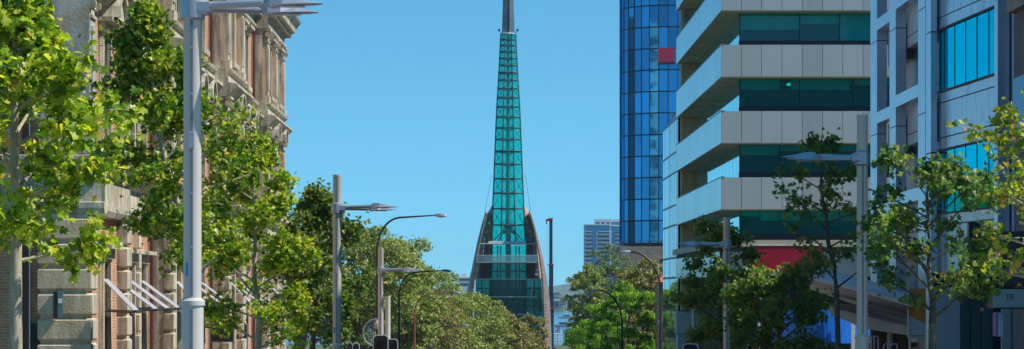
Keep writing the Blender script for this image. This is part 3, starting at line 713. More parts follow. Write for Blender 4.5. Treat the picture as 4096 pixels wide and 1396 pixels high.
for s in (90.0, 93.2, 109.2, 112.8, 130.8, 134.0):
    p = MB(TL); p.box(s-.28, s+.28, RN-.02, RN+.14, 6.9, 10.9); p.box(s-.28, s+.28, RN-.02, RN+.14, 12.4, 15.3); p.box(s-.36, s+.36, RN-.02, RN+.22, 10.9, 11.08); p.box(s-.36, s+.36, RN-.02, RN+.22, 15.3, 15.5)
    z = ZG
    while z < 4.9: p.bbox(s-.34, s+.34, RN-.02, RN+.2, z+.03, z+.64, .05); z += .682
    p.build('pilaster_strip', M['stone'], lb)
# entablatures (moulded profile in n,z extruded along the street, stepping out round each pavilion)
def course(prof, name, m, off=0.26, ends=True):
    mb = MB(TL)
    for a, b in pav: mb.prism([(n+off, z) for n, z in prof], 0, a-.05, b+.05)
    for a, b in rec: mb.prism([(n+RN+.2, z) for n, z in prof], 0, a+.051, b-.051)
    return mb.build(name, m, lb)
course([(-.6,5.1),(.02,5.1),(.1,5.25),(.1,5.4),(0,5.42),(0,6.2),(.12,6.28),(.3,6.5),(.42,6.55),(.42,6.66),(-.6,6.72)], 'string_course', M['stone'])
course([(-.6,11.1),(0,11.1),(.1,11.2),(.3,11.42),(.42,11.5),(.42,11.6),(.02,11.68),(.02,12.05),(.16,12.12),(.2,12.24),(-.6,12.28)], 'string_course', M['stone'])
course([(-.6,15.9),(0,15.9),(.06,15.98),(.06,16.1),(-.02,16.12),(-.02,16.42),(.14,16.5),(.2,16.62),(.55,16.72),(.6,16.95),(.82,17.2),(.88,17.3),(.8,17.36),(-.6,17.5)], 'cornice', M['stone'])
mb = MB(TL)
for a, b in pav:
    s = a+.1
    while s < b-.1: mb.box(s, s+.16, .2, .62, 16.45, 16.7); s += .42
for a, b in rec:
    s = a+.2
    while s < b-.2: mb.box(s, s+.16, RN+.15, RN+.6, 16.45, 16.7); s += .42
mb.build('dentils', M['stone'], lb)
mb = MB(TL); 
for a, b in rec: mb.prism([(.28,17.3),(.42,17.28),(.46,17.44),(.3,17.5)], 0, a, b)
mb.build('gutter', M['zinc'], lb)
for s in (85.75, 96.85, 117.85, 126.15, 139.45):
    MB(TL).tube([(s, RN+.14, ZG), (s, RN+.14, 16.4)], .06, 8).build('downpipe', M['reddoor'], lb)
M['sunwarm_stone'] = stained_stone('sunwarm_stone', (0.68,0.53,0.35), (0.50,0.38,0.25), streak=.3)  # building stone with the grazing sun's warmth put into its colour
# camera-facing end wall beside the corner pier
eb = MB(); xL = LX(77.3)
ops = [(-19.5, -17.9, 7.3, 10.4), (-19.5, -17.9, -3.6, 3.9)]
TE = lambda s, n, z: (s, 77.3 - n, z)
ew = MB(TE); ew.grid_wall(-28, xL-.01, ZG, 17.3, 0, ops, .3); ew.build('end_wall', M['brick'], lb)
mb = MB(TE)
for a, b, c, d_ in ops: mb.poly([(a, -.28, c), (b, -.28, c), (b, -.28, d_), (a, -.28, d_)])
mb.build('pane', M['darkglass'], lb)
mb = MB(TE)      # end pier faces: upper smooth, lower rusticated
mb.box(xL-1.12, xL+.255, .0, .34, 6.73, 15.9)
mb.build('corner_pier', M['pierstone'], lb)
mb = MB(TE); z = ZG
while z < 4.9: mb.bbox(xL-1.14, xL+.3, .0, .42, z+.03, z+.64, .06); z += .682
mb.box(xL-1.08, xL+.2, 0, .335, ZG, 5.09); mb.build('rusticated_pier', M['sunwarm_stone'], lb)
for pr in ([(.0,5.1),(.36,5.1),(.44,5.25),(.44,5.4),(.34,5.42),(.34,6.2),(.46,6.28),(.64,6.5),(.74,6.55),(.74,6.66),(0,6.72)],
           [(.0,15.9),(.34,15.9),(.4,16.1),(.34,16.12),(.34,16.42),(.6,16.62),(1.0,16.72),(1.3,17.3),(0,17.45)]):
    mb = MB(); mb.prism([(77.3-n, z) for n, z in pr], 0, -28, xL+.67); mb.build('string_course', M['stone'], lb)
MB(TE).box(xL-1.62, xL-1.42, .005, .12, ZG, 15.9).build('downpipe', M['reddoor'], lb)
MB(TE).tube([(xL-1.4, .16, ZG), (xL-1.4, .16, 15.8)], .018, 6).build('cable', M['white'], lb)
MB(TE).box(X(88,77), X(148,77), .01, .08, Z(1420,77), Z(1292,77)).build('black_panel', M['black'], lb)
mb = MB(TE); mb.bbox(X(219,77), X(238,77), .43, .55, Z(1272,77), Z(1166,77), .01); mb.build('plaque_back', M['black'], lb)
mb = MB(TE); mb.bbox(X(238,77), X(260,77), .6, .64, Z(1273,77), Z(1164,77), .005); pq = mb.build('glass_plaque', plain('plaque', (.12,.2,.2), .1), lb)
MB(TE).box(X(241,77), X(257,77), .641, .65, Z(1213,77), Z(1194,77)).build('plaque_logo', M['white'], lb)
MB(TE).bbox(X(240,77), X(252,77), .75, .95, Z(643,77), Z(627,77), .02).build('security_light', M['white'], lb)
# awnings over ground-floor windows
for c, n0 in [(81.6,0.0),(88.4,RN),(91.6,RN),(94.8,RN),(100.5,0.0),(107.4,RN),(111.0,RN),(114.6,RN),(122,0.0),(129.2,RN),(132.4,RN),(135.6,RN),(143,0.0),(148.2,0.0)]:
    nf = n0+.98 if n0 > -.1 else n0+1.32; zt_, zf = 3.35, 2.42
    for dz in (0,):
        a = MB(TL); i = a.add([(c-.62, n0+.06, zt_), (c+.62, n0+.06, zt_), (c+.62, nf, zf), (c-.62, nf, zf), (c-.62, n0+.06, zt_-.03), (c+.62, n0+.06, zt_-.03), (c+.62, nf, zf-.03), (c-.62, nf, zf-.03)])
        for q in ((0,1,2,3),(7,6,5,4),(0,4,5,1),(1,5,6,2),(2,6,7,3),(3,7,4,0)): a.f.append(tuple(i+k for k in q))
    o = a.build('awning', M['awning'], lb)
    a = MB(TL); a.tube([(c-.66, n0, zf+.02), (c-.66, nf+.02, zf-.02)], .035, 6); a.tube([(c+.66, n0, zf+.02), (c+.66, nf+.02, zf-.02)], .035, 6); a.tube([(c-.7, nf+.02, zf), (c+.7, nf+.02, zf)], .045, 6); a.build('awning_arm', M['awnarm'], o)
# projecting black screens
for px0, px1, py0, py1, d, lab in ((841, 937, 1298, 1369, 113.0, 'nearer grey framed black screen sign projecting from the brick building'), (930, 991, 1296, 1354, 125.3, 'farther black screen sign projecting from the brick building, half behind leaves')):
    r = thing('hanging_sign', lab, 'sign', (X(px0,d), d, Z(py1,d)), 'black screen signs on the left building')
    MB().bbox(X(px0,d), X(px1,d), d-.08, d+.08, Z(py1,d), Z(py0,d), .015).build('frame', M['poleslot'], r)
    MB().box(X(px0+4,d), X(px1-4,d), d-.09, d-.07, Z(py1-4,d), Z(py0+4,d)).build('screen', M['black'], r)
    MB().tube([(X(px0,d)-.35, d, Z(py0+12,d)), (X(px0,d), d, Z(py0+12,d))], .03, 6).build('bracket', M['black'], r)

# ---------------------------------------------------------------- right: white banded office building
RX = lambda s: 12.44 - 0.009*(s-169)
TR = lambda s, n, z: (RX(s)+n, s, z)
M['bandpanel'] = islandvar('bandpanel', (0.44,0.46,0.46), .15, .42)
M['bandside'] = ribbed('bandside', (0.46,0.56,0.62), (0.56,0.66,0.72), 4.0, 'Y', .22, .7, .05)
M['soffit'] = ribbed('soffit', (0.36,0.32,0.22), (0.66,0.58,0.42), 2.4, 'Y', .8, 0, .3)
M['yelbrick'] = brick('yelbrick', (0.72,0.44,0.19), (0.58,0.34,0.14), (0.50,0.38,0.24), .24, .09)
M['darkjoint'] = plain('darkjoint', (0.05,0.045,0.05), .8)
M['greenglass'] = seeglass('greenglass', (0.0,0.70,0.70), .10, .02, .26, (0.0,0.36,0.40))
M['skyglass'] = mirror('skyglass', (0.50,0.80,0.88), .03, .0015, .3)
m_, n_, b_, o_ = mat('ceillight'); b_.inputs['Emission Color'].default_value = (1, .95, .85, 1); b_.inputs['Emission Strength'].default_value = 1.0; M['ceillight'] = m_
M['blind'] = plain('blind', (0.8,0.82,0.8), .9); M['interior'] = plain('interior', (0.6,0.62,0.6), .9); M['interiordark'] = plain('interiordark', (0.03,0.035,0.04), .9)
ob = thing('banded_office', 'white office building with stacked overhanging bands and dark green window strips', 'building', (14, 169, G(169)))
SB = [7.87+3.94*k for k in range(0, 6)]; SH = 1.89; SR = 46
for z in SB:
    MB(TR).box(169.06, 209, .03, SR, z+.02, z+SH-.03).build('floor_slab', M['darkjoint'], ob)
    f = MB(TR); n = .0
    while n < SR-1.2:
        f.box(169.0, 169.07, n+.012, n+1.19, z, z+SH); n += 1.205
    f.build('front_band', M['bandpanel'], ob)
    s_ = MB(TR); s = 169.071
    while s < 208: s_.box(s, min(s+4.98, 209), .0, .045, z, z+SH); s += 5.0
    s_.build('side_band', M['bandside'], ob)
    MB(TR).box(169.08, 208.9, .05, SR, z-.035, z+.015).build('soffit', M['soffit'], ob)
    MB(TR).box(168.98, 209, -.02, .2, z+SH+.001, z+SH+.05).build('capping', M['poleslot'], ob)
ZP = [5.99+.05] + [z+SH for z in SB]
for k, z in enumerate(ZP[:-1]):
    zt_ = SB[k]-.04; z = z+.002
    MB(TR).box(170.45, 170.8, 1.2, SR, z, z+.36).build('sill', M['reddoor'] if False else M['darkjoint'], ob)
    g = MB(TR); n = 1.25; rnd = random.Random(k+3)
    while n < SR-1:
        wd = rnd.choice([2.4, 3.2, 3.6]); g.poly([(170.6, n, z+.36), (170.6, n+wd-.03, z+.36), (170.6, n+wd-.03, zt_), (170.6, n, zt_)]); n += wd
    g.build('window_band', M['greenglass'], ob)
    mb = MB(TR); n = 1.25; rnd = random.Random(k+3)
    while n < SR-1: mb.box(170.58, 170.66, n-.04, n+.01, z+.36, zt_); n += rnd.choice([2.4, 3.2, 3.6])
    mb.build('mullion', M['darkjoint'], ob)
    side = MB(TR); side.poly([(170.62, 1.25, z), (207.5, 1.25, z), (207.5, 1.25, zt_), (170.62, 1.25, zt_)]); side.build('side_window', M['skyglass'], ob)
    mb = MB(TR)
    for q in range(1, 15): mb.box(170.6+q*2.5, 170.66+q*2.5, 1.247, 1.26, z, zt_)
    mb.build('side_mullion', M['poleslot'], ob)
    rr = random.Random(k*5+2); bl = MB(TR); n = 1.3
    while n < SR-2:
        wd = rr.choice([1.2, 2.4, 3.6]); dr = rr.choice([.35, .6, .6, .95, 1.6]); bl.box(170.75, 170.8, n, n+wd-.05, zt_-dr, zt_-.02); n += wd+rr.choice([0, 0, .6])
    bl.build('blind', M['blind'], ob)
    for n_ in ([4.5] if k in (5, 2) else [9.2, 12.5] if k in (3, 4) else []):
        MB(TR).box(173.5, 174.7, n_, n_+.9, zt_-.09, zt_-.03).build('ceiling_light', M['ceillight'], ob)
    it = MB(TR); it.box(178, 178.1, 1.3, SR, z, zt_); it.build('inner_wall', M['interior'], ob)
    it = MB(TR); rr = random.Random(k*7+1); n = 2.0
    while n < SR-4:
        w_ = rr.uniform(1.5, 4.5); it.box(171.6+rr.random()*3, 172.2+rr.random()*3+.7, n, n+w_, z, z+rr.choice([.5,.9,1.35,1.9])); n += w_+rr.uniform(.5, 4)
    it.build('office_furniture', M['interiordark'], ob)
    MB(TR).box(207.6, 209, .3, 1.28, z, zt_).build('brick_pier', M['yelbrick'] if k < 4 else M['stone'], ob)
MB(TR).box(169.3, 208.7, .2, SR, SB[-1]+SH+.06, SB[-1]+SH+.5).build('roof', M['zinc'], ob)
# lowest fascia
MB(TR).box(168.7, 209.2, -.25, SR, 5.62, 6.03).build('ledge', plain('beige', (.50,.43,.32), .6), ob)
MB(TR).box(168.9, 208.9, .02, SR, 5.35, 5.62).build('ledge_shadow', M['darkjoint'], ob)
M['slategrey'] = mottled('slategrey', (0.30,0.31,0.31), (0.40,0.40,0.39), .8, .6, 0, .1)
f = MB(TR).box(169.0, 169.12, .0, SR, 3.95, 5.36).build('front_fascia', M['slategrey'], ob)
MB(TR).box(169.121, 209, .0, .1, 3.9, 5.36).build('side_fascia', M['bandside'], ob)
MB(TR).box(169.1, 209, .1, SR, 3.88, 3.95).build('soffit', M['soffit'], ob)
MB(TR).box(207.6, 209, .3, 1.28, 1.6, 3.86).build('brick_pier', M['yelbrick'], ob)
MB(TR).box(207.5, 209.3, -.0, 1.6, -6.2, -.1).build('louvre_wall', ribbed('louvre', (.25,.27,.28), (.5,.52,.52), 1.9, 'Z', .5, .1, .6), ob)
MB(TR).bbox(207.3, 209.2, -.1, 1.7, -.1, 1.5, .03).build('duct_box', plain('duct', (.5,.5,.47), .5), ob)
MB(TR).tube([(205, 1.0, -6.3), (205, 1.0, 3.86)], .16, 10).build('column', M['polegrey'], ob)
m_, n_, b_, o_ = mat('olivepane'); t_ = noise(n_, 6, 5, stretch=(1,1,.25)); r_ = ramp(n_, t_.outputs[0], [(.35,(.10,.12,.04)),(.6,(.32,.32,.16))]); n_.links.new(r_.outputs[0], b_.inputs['Base Color']); b_.inputs['Roughness'].default_value = .12; M['olivepane'] = m_
MB(TR).box(203, 203.1, 1.2, 7, -6.2, 3.86).build('glass_screen', M['olivepane'], ob)
MB(TR).box(176, 176.3, 3, SR, -6, 3.86).build('shopfront_wall', M['interiordark'], ob)
# mirror facade block behind it
mf = thing('mirror_building', 'narrow office building clad in reflective strips between blue tower and white bands', 'building', (13, 215, G(215)))
TF = lambda s, n, z: (12.27 - 0.009*(s-210)+n, s, z)
zt_ = 15.85
M['mirrorlight'] = mirror('mirrorlight', (0.62,0.76,0.90), .03, .002, .5, .18)
gl = MB(TF); fr = MB(TF); rnd = random.Random(2)
lines = [-7.5]; z = zt_; lv = [zt_]
while z > -7: z -= 2.45; lv.append(z); z -= 1.5; lv.append(z)
s = 210.0; cols = [210.0]
while s < 227.6: s += rnd.choice([.75, 1.1, 1.5, 1.9]); cols.append(min(s, 228.0))
for a, b in zip(cols, cols[1:]):
    for c, d_ in zip(lv[1:], lv): gl.poly([(a,0,c),(b,0,c),(b,0,d_),(a,0,d_)])
for a in cols: fr.box(a-.13, a+.13, -.004, .02, lv[-1], zt_)
for c in lv: fr.box(210, 228, -.012, .025, c-.08, c+.08)
gl.build('mirror_cladding', M['mirrorlight'], mf); fr.build('cladding_frame', M['mull'], mf)
MB(TF).box(210.001, 228, .05, 20, -8, zt_-.001).build('wall', plain('plum', (.05,.02,.03), .6), mf)
mb = MB(TF); 
for k in range(7): mb.tube([(211+k*1.6, .3, zt_), (211+k*1.6, .3, zt_+.7)], .04, 5)
mb.tube([(211, .3, zt_+.7), (220.6, .3, zt_+.7)], .05, 5); mb.build('roof_railing', M['poleslot'], mf)

# ---------------------------------------------------------------- right: grey-blue panelled building with stepped facade
gb = thing('panelled_building', 'blue grey metal panelled building with tall fins and square sky blue windows', 'building', (18, 100, G(100)))
M['panelblue'] = mottled('panelblue', (0.42,0.52,0.66), (0.50,0.60,0.73), .5, .22, .4, .0)
M['panelgrey'] = mottled('panelgrey', (0.36,0.38,0.43), (0.44,0.46,0.51), .6, .4, .15, .0)
m_, n_, b_, o_ = mat('panelstreak'); t_ = noise(n_, 1.3, 6, stretch=(1,1,.35)); r_ = ramp(n_, t_.outputs[0], [(.34,(.30,.40,.52)),(.5,(.58,.68,.78)),(.66,(.44,.50,.60))]); n_.links.new(r_.outputs[0], b_.inputs['Base Color']); b_.inputs['Roughness'].default_value = .2; b_.inputs['Metallic'].default_value = .8  # streaky tone variation across the metal panels
t2_ = noise(n_, .5, 3); bump(n_, b_, t2_.outputs[0], .3, .01); M['panelstreak'] = m_
M['bluewin'] = mirror('bluewin', (0.01,0.62,0.70), .04, .006, .45, .12, metal=1.0)
M['joint'] = plain('joint', (0.012,0.014,0.03), .6)
body = MB().prism([(15.02, 84.6), (15.0, 85.4), (14.45, 95.5), (16.5, 106.2), (16.5, 123.4), (42, 123.4), (42, 84.6)], 2, -6, 21.0).build('body', M['panelgrey'], gb)
# window bay: local frame u along facade from near (85.4) to far (94.5), n outward (towards the street)
A0, A1 = Vector((14.6, 85.45, 0)), Vector((14.02, 94.4, 0)); ux = (A1-A0).normalized(); un = Vector((-ux.y, ux.x, 0)); 
TA = lambda u, n, z: tuple(A0 + ux*u + un*n + Vector((0, 0, z)))
LA = (A1-A0).length
wz = [(5.59, 7.63), (9.63, 11.63), (13.67, 15.67), (17.7, 19.7)]
panels = MB(TA); jn = MB(TA); wf = None
jn.box(.0, LA, -.36, -.20, -4.0, 20.9); jn.build('joint_backing', M['joint'], gb)
ws = [LA*(k/5.6) for k in range(0, 6)] + [LA]
def colx(px): # distance along the bay seen at a photo column
    t = (px-HX)/F; return (A0.x - t*A0.y)/(t*ux.y - ux.x)
cu = [0.02] + [colx(p) for p in (3978, 3931, 3884, 3839, 3796, 3754)] 
cu = sorted(c for c in cu if 0 <= c <= LA) + [LA]
zrows = []
prev = -4.0
for a, b in wz: zrows += [(prev, a-.42, 1), (a-.38, a-.06, 0)]; zrows += [(b+.06, b+.42, 0)]; prev = b+.46
zrows.append((prev, 20.9, 1))
for a, b in zip(cu, cu[1:]):
    for za, zb, big in zrows:
        panels.box(a+.006, b-.006, -.21, -.18, za, zb)
panels.build('metal_panel', M['panelstreak'], gb)
for a, b in wz:
    f = MB(TA); f.box(0, LA, -.2, -.12, a-.06, a); f.box(0, LA, -.2, -.12, b, b+.06)
    for c in cu: f.box(c-.02, c+.02, -.21, -.175, a+.001, b-.001)
    w_ = f.build('window', M['joint'], gb)
    g = MB(TA)
    for c, e in zip(cu, cu[1:]): g.poly([(c, -.19, a), (e, -.19, a), (e, -.19, b), (c, -.19, b)])
    g.build('pane', M['bluewin'], w_)
def fin(x0, x1, y0, y1, joints, name='fin', lab=None):
    mb = MB(); pj = [-4.5] + sorted(joints) + [21.2]
    for a, b in zip(pj, pj[1:]): mb.box(x0, x1, y0, y1, a+.02, b-.02)
    o = mb.build(name, M['panelblue'], gb)
    MB().box(x0+.02, x1-.02, y0+.02, y1-.02, -4.5, 21.1).build('fin_joint', M['joint'], o)
    MB().box(x0+.04, x1-.04, y0-.004, y0+.03, -4.5, 21.1) 
    return o
jz = lambda py, d: Z(py, d)
fin(14.5, 14.86, 84.85, 85.42, [jz(533,85), jz(533,85)+4.03, jz(533,85)+8.06, jz(533,85)-4.03])
MB().box(14.87, 15.3, 84.2, 84.59, -4.5, 21.1).build('fin', M['panelblue'], gb)
fin(13.92, 14.12, 94.45, 95.6, [jz(133,95), jz(614,95), jz(614,95)-4.03, jz(133,95)+4.03])
XB = 15.5
for (ya, yb, jl) in ((106.6, 108.5, [jz(36,107.5), jz(456,107.5)]), (114.8, 116.7, [jz(118,115.5), jz(508,115.5)]), (120.7, 122.9, [jz(170,121.7), jz(540,121.7)])):
    dj = jl[0]-jl[1]; fin(XB, XB+.42, ya, yb, [jl[1]-dj, jl[1], jl[0], jl[0]+dj])
for k in range(-2, 5):
    base = 10.46+3.95*(k-1) - .0
    # beams between fins, spandrel boxes behind them and dark windows below
    MB().box(XB, XB+.38, 108.5, 114.8, base-.04, base+.44).build('beam', M['panelblue'], gb)
    MB().box(XB, XB+.38, 116.7, 120.7, base-.35, base+.13).build('beam', M['panelblue'], gb)
    sp = MB()
    for c in (108.55, 110.7, 112.8): sp.box(XB+.46, XB+.95, c+.02, min(c+2.1, 114.79)-.0, base-1.15, base-.1); sp.box(XB+.46, XB+.95, c+.02, min(c+2.1, 114.79), base-1.6, base-1.19)
    for c in (116.75, 118.7): sp.box(XB+.46, XB+.95, c+.02, c+1.92, base-1.45, base-.4); sp.box(XB+.46, XB+.95, c+.02, c+1.92, base-1.9, base-1.49)
    sp.build('spandrel', M['panelgrey'], gb)
    MB().box(XB+.9, XB+.98, 108.6, 111.3, base-3.4, base-1.62).build('window', M['darkglass'], gb)
MB().box(14.1, 42, 84.5, 123.6, 21.2, 21.5).build('roof', M['zinc'], gb)
# lower storey
wb = MB().box(X(3772,93), X(3871,90), 88.5, 89.0, Z(1092,89), Z(1050,89)).build('lower_beam', M['panelblue'], gb)
mb = MB(); mb.box(X(3742,84.2), X(3845,84.2), 84.3, 84.5, -4.5, Z(1150,84.4)); mb.build('ground_floor_panel', M['panelgrey'], gb)
M['tealpane'] = mirror('tealpane', (0.10,0.17,0.18), .1, .01, .5, .1, metal=.5)
mb = MB()
for a, b in ((3847, 3885), (3888, 3930), (3933, 3978)): mb.box(X(a,84), X(b,84), 84.3, 84.4, -4.5, Z(1160,84))
mb.build('shop_window', M['tealpane'], gb)
MB().box(X(3740,84), X(4062,84), 84.42, 84.55, -4.5, Z(1092,84)).build('shop_wall', M['joint'], gb)
MB().box(X(3650,118), X(3745,118), 117, 118, Z(1400,118), Z(1352,118)).build('shop_window', M['darkglass'], gb)

# ---------------------------------------------------------------- far right: brown building edge and its signs
M['brownwall'] = mottled('brownwall', (0.13,0.105,0.10), (0.19,0.155,0.145), 1.2, .8, 0, .3)
M['pinkconc'] = mottled('pinkconc', (0.28,0.20,0.16), (0.40,0.30,0.25), 5, .9, 0, .4)
bb = thing('brown_building', 'brown concrete building cut off by the right edge with a glass balcony', 'building', (18, 70, G(70)))
MB().box(X(4066,80), 40, 57, 80, G(70)-.6, 26).build('wall', M['brownwall'], bb)  # height above the view raised to shade the right-hand trees
MB().box(15.8, 40, 80.21, 84.4, G(80)-.5, 13).build('sun_block_wall', M['brownwall'], bb)  # unseen filler wall, added to keep sun off the right-hand trees
MB().box(X(4058,79), 40, 56, 80.2, Z(38,79), 17).build('overhang', M['pinkconc'], bb)
d = 78.
mb = MB()
for k in range(5): mb.box(X(4052,d)+k*.7, X(4052,d)+k*.7+.68, 56.2, 56.3, Z(565,d), Z(316,d))
mb.box(X(4052,d), X(4052,d)+.05, 56.4, 78, Z(565,d), Z(316,d)); mb.build('balcony_glass', mirror('balglass', (.16,.24,.34), .15, .01, .5, .1, .5), bb)
MB().box(X(4050,d), 20, 56.3, 78.2, Z(572,d), Z(566,d)).build('balcony_floor', M['poleslot'], bb)
d = 76.
sg = thing('dark_sign_panel', 'dark shop sign panel with white lettering behind yellow leaves at the right edge', 'sign', (X(4050,d), d, Z(1150,d)))
MB().bbox(X(3998,d), X(4200,d), d-.1, d+.1, Z(1148,d), Z(925,d), .02).build('panel', plain('signdark', (.06,.055,.07), .4), sg)
def text(s, x, y, z, h, parent, m, vert=False, name='lettering'):
    c = bpy.data.curves.new(name, 'FONT'); c.body = s; c.size = h*1.35; c.extrude = .006; c.materials.append(m)
    t_ = bpy.data.objects.new(name, c); me = bpy.data.meshes.new_from_object(t_); bpy.data.objects.remove(t_)
    o = bpy.data.objects.new(name, me); COL.objects.link(o); o.location = (x, y, z); o.rotation_euler = (R(90), R(-90) if vert else 0, 0)
    o.parent = parent; o.matrix_parent_inverse = wm(parent).inverted(); return o
text('CONV', X(4060,d), d-.115, Z(1017,d), 13/F*d, sg, M['white']); text('HAIR', X(4080,d), d-.115, Z(1057,d), 20/F*d, sg, M['white']); text('1300 000', X(4052,d), d-.115, Z(1094,d), 20/F*d, sg, M['white'])
text('TH C', X(4030,d), d-.115, Z(1108,d), 11/F*d, sg, M['white'], True)
sg2 = thing('vertical_sign', 'tall narrow white sign with small vertical lettering in a black frame', 'sign', (X(3920,d), d, Z(1148,d)))
MB().bbox(X(3876,d), X(3961,d), d+.02, d+.3, Z(1146,d), Z(888,d), .01).build('frame', M['black'], sg2)
MB().box(X(3923,d), X(3957,d), d-.02, d+.03, Z(1143,d), Z(892,d)).build('face', plain('signpale', (.42,.47,.53), .3), sg2)
text('BUILDING', X(3943,d), d-.03, Z(1126,d), 8/F*d, sg2, M['black'], True)
sg3 = thing('shop_lightbox', 'wide pale awning box sign in a black frame, low at the right edge', 'sign', (X(4030,d), d, Z(1235,d)))
MB().bbox(X(3966,d), X(4160,d), d-.5, d+.6, Z(1235,d), Z(1150,d), .01).build('frame', M['black'], sg3)
MB().box(X(3972,d-.5), X(4155,d-.5), d-.52, d-.49, Z(1230,d-.5), Z(1157,d-.5)).build('face', plain('boxpale', (.42,.50,.50), .25), sg3)
text('TE', X(4008,d), d-.53, Z(1197,d), 22/F*d, sg3, M['black'])
sg4 = thing('wall_lightbox', 'small white box sign with a purple side on the far right shop wall', 'sign', (X(3990,d), d, Z(1345,d)))
MB().bbox(X(3984,d), X(4004,d), d-.3, d+.3, Z(1346,d), Z(1250,d), .01).build('box', plain('boxw', (.6,.62,.68), .4), sg4)
MB().box(X(3978,d), X(3983.8,d), d-.28, d+.28, Z(1344,d), Z(1252,d)).build('side', plain('purple', (.2,.05,.35), .4), sg4)
mb = MB(); [mb.box(X(a,82), X(b,82), 81.9, 82.1, -4, Z(1236,82)) for a, b in ((4006, 4042), (4050, 4066))]; mb.build('wall_post', M['panelgrey'], gb)
# red sign on the banded building
d = 168.9
rs = thing('red_sign', 'wide plain red sign board on the fascia of the white banded building', 'sign', (X(3140,d), d, Z(1085,d)))
MB().bbox(X(2998,d), X(3284,d), d-.22, d+.0, Z(1084,d), Z(983,d), .02).build('board', plain('red', (.38,.008,.03), .35), rs)
MB().box(X(2996,d), X(3286,d), d-.25, d+.02, Z(983,d), Z(981,d)).build('trim', M['white'], rs)
# blue hoarding with white posts below
d = 150.
bh = thing('blue_hoarding', 'bright blue curved hoarding with white posts seen through the leaves', 'hoarding', (X(3250,d), d, G(d)))
mb = MB(); pts = [(X(3028+ (3485-3028)*k/12, d), d-1.5*math.sin(math.pi*k/12)) for k in range(13)]
for (xa, ya), (xb, yb) in zip(pts, pts[1:]): mb.poly([(xa,ya,Z(1372,d)),(xb,yb,Z(1372,d)),(xb,yb,Z(1238,d)),(xa,ya,Z(1238,d))])
o = mb.build('panel', plain('hoardblue', (.005,.13,.55), .35), bh); sd = o.modifiers.new('thickness', 'SOLIDIFY'); sd.thickness = .1
for px in (3028, 3336, 3395): MB().bbox(X(px-7,d), X(px+7,d), d-2, d-1.7, G(d), Z(1225 if px > 3300 else 1250,d), .02).build('post', M['white'], bh)
MB().box(X(3028,d), X(3485,d), d-.2, d+.3, Z(1250,d)-4.3, Z(1380,d)).build('plinth', M['interiordark'], bh)
# angular canopy
cn = thing('canopy', 'angular grey metal street canopy rising to a pale tip behind the trees', 'canopy', (X(3400,120), 120, G(120)))
def sheet(pts, th, name, m, parent):
    mb = MB(); n = len(pts); i = mb.add(pts + [(p[0], p[1], p[2]-th) for p in pts])
    mb.f.append(tuple(range(i, i+n))); mb.f.append(tuple(reversed(range(i+n, i+2*n))))
    for k in range(n): k2 = (k+1) % n; mb.f.append((i+k, i+n+k, i+n+k2, i+k2))
    return mb.build(name, m, parent)
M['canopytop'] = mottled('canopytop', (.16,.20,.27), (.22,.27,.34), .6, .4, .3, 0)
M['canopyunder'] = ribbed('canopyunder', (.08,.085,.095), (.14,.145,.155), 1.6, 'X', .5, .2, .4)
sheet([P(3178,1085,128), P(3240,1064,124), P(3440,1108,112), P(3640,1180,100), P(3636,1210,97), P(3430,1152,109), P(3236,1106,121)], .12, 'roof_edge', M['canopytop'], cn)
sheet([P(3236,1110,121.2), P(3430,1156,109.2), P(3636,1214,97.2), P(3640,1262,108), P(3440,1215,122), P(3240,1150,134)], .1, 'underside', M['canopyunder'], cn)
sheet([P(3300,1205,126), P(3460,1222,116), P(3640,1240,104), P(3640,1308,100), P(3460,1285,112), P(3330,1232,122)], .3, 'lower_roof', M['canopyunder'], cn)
MB().box(X(3345,124), X(3358,124), 124, 124.15, G(124), Z(1090,124)).build('post', M['white'], cn)
MB().tube([(X(3560,112), 112, G(112)), (X(3560,112), 112, Z(1225,112))], .12, 10).build('post', M['polegrey'], cn)
MB().bbox(X(3515,108), X(3540,108), 108, 108.4, Z(1308,108), Z(1294,108), .02).build('camera', M['black'], cn)
# brown brick wall + orange panel + handrails
d = 112.
M['brownbrick'] = brick('brownbrick', (0.20,0.10,0.065), (0.15,0.075,0.05), (0.16,0.11,0.08), .4, .15)
w_ = thing('brown_brick_wall', 'low brown brick wall under the canopy beside the orange panel', 'wall', (X(3560,d), d, G(d)))
MB().box(X(3486,d), X(3640,d), d, d+.5, G(d)-.3, Z(1292,d)).build('wall', M['brownbrick'], w_)
MB().box(X(3486,d)-.05, X(3640,d)+.05, d-.05, d+.55, Z(1292,d)+.002, Z(1286,d)).build('coping', M['canopyunder'], w_)
d = 100.
op = thing('orange_panel', 'orange triangular panel in a white frame behind the right plane tree', 'sign', (X(3680,d), d, G(d)))
mb = MB(); mb.prism([(X(3636,d), Z(1155,d)), (X(3728,d), Z(1155,d)), (X(3728,d), Z(1308,d)), (X(3636,d), Z(1262,d))], 1, d, d+.1); mb.build('panel', plain('orange', (.55,.22,.02), .5), op)
mb = MB(); mb.prism([(X(3636,d), Z(1263,d)), (X(3728,d), Z(1309,d)), (X(3728,d), Z(1352,d)), (X(3636,d), Z(1352,d))], 1, d, d+.1); mb.box(X(3632,d), X(3636,d), d-.02, d+.12, Z(1352,d), Z(1150,d)); mb.build('frame', M['panelblue'], op)
MB().box(X(3645,d), X(3720,d), d-.01, d+.0-.001, Z(1345,d), Z(1341,d)).build('red_stripe', M['redpole'], op)
MB().tube([(X(3640,d), d+.05, G(d)), (X(3640,d), d+.05, Z(1352,d))], .04, 6).build('post', M['polegrey'], op); MB().tube([(X(3722,d), d+.05, G(d)), (X(3722,d), d+.05, Z(1352,d))], .04, 6).build('post', M['polegrey'], op)
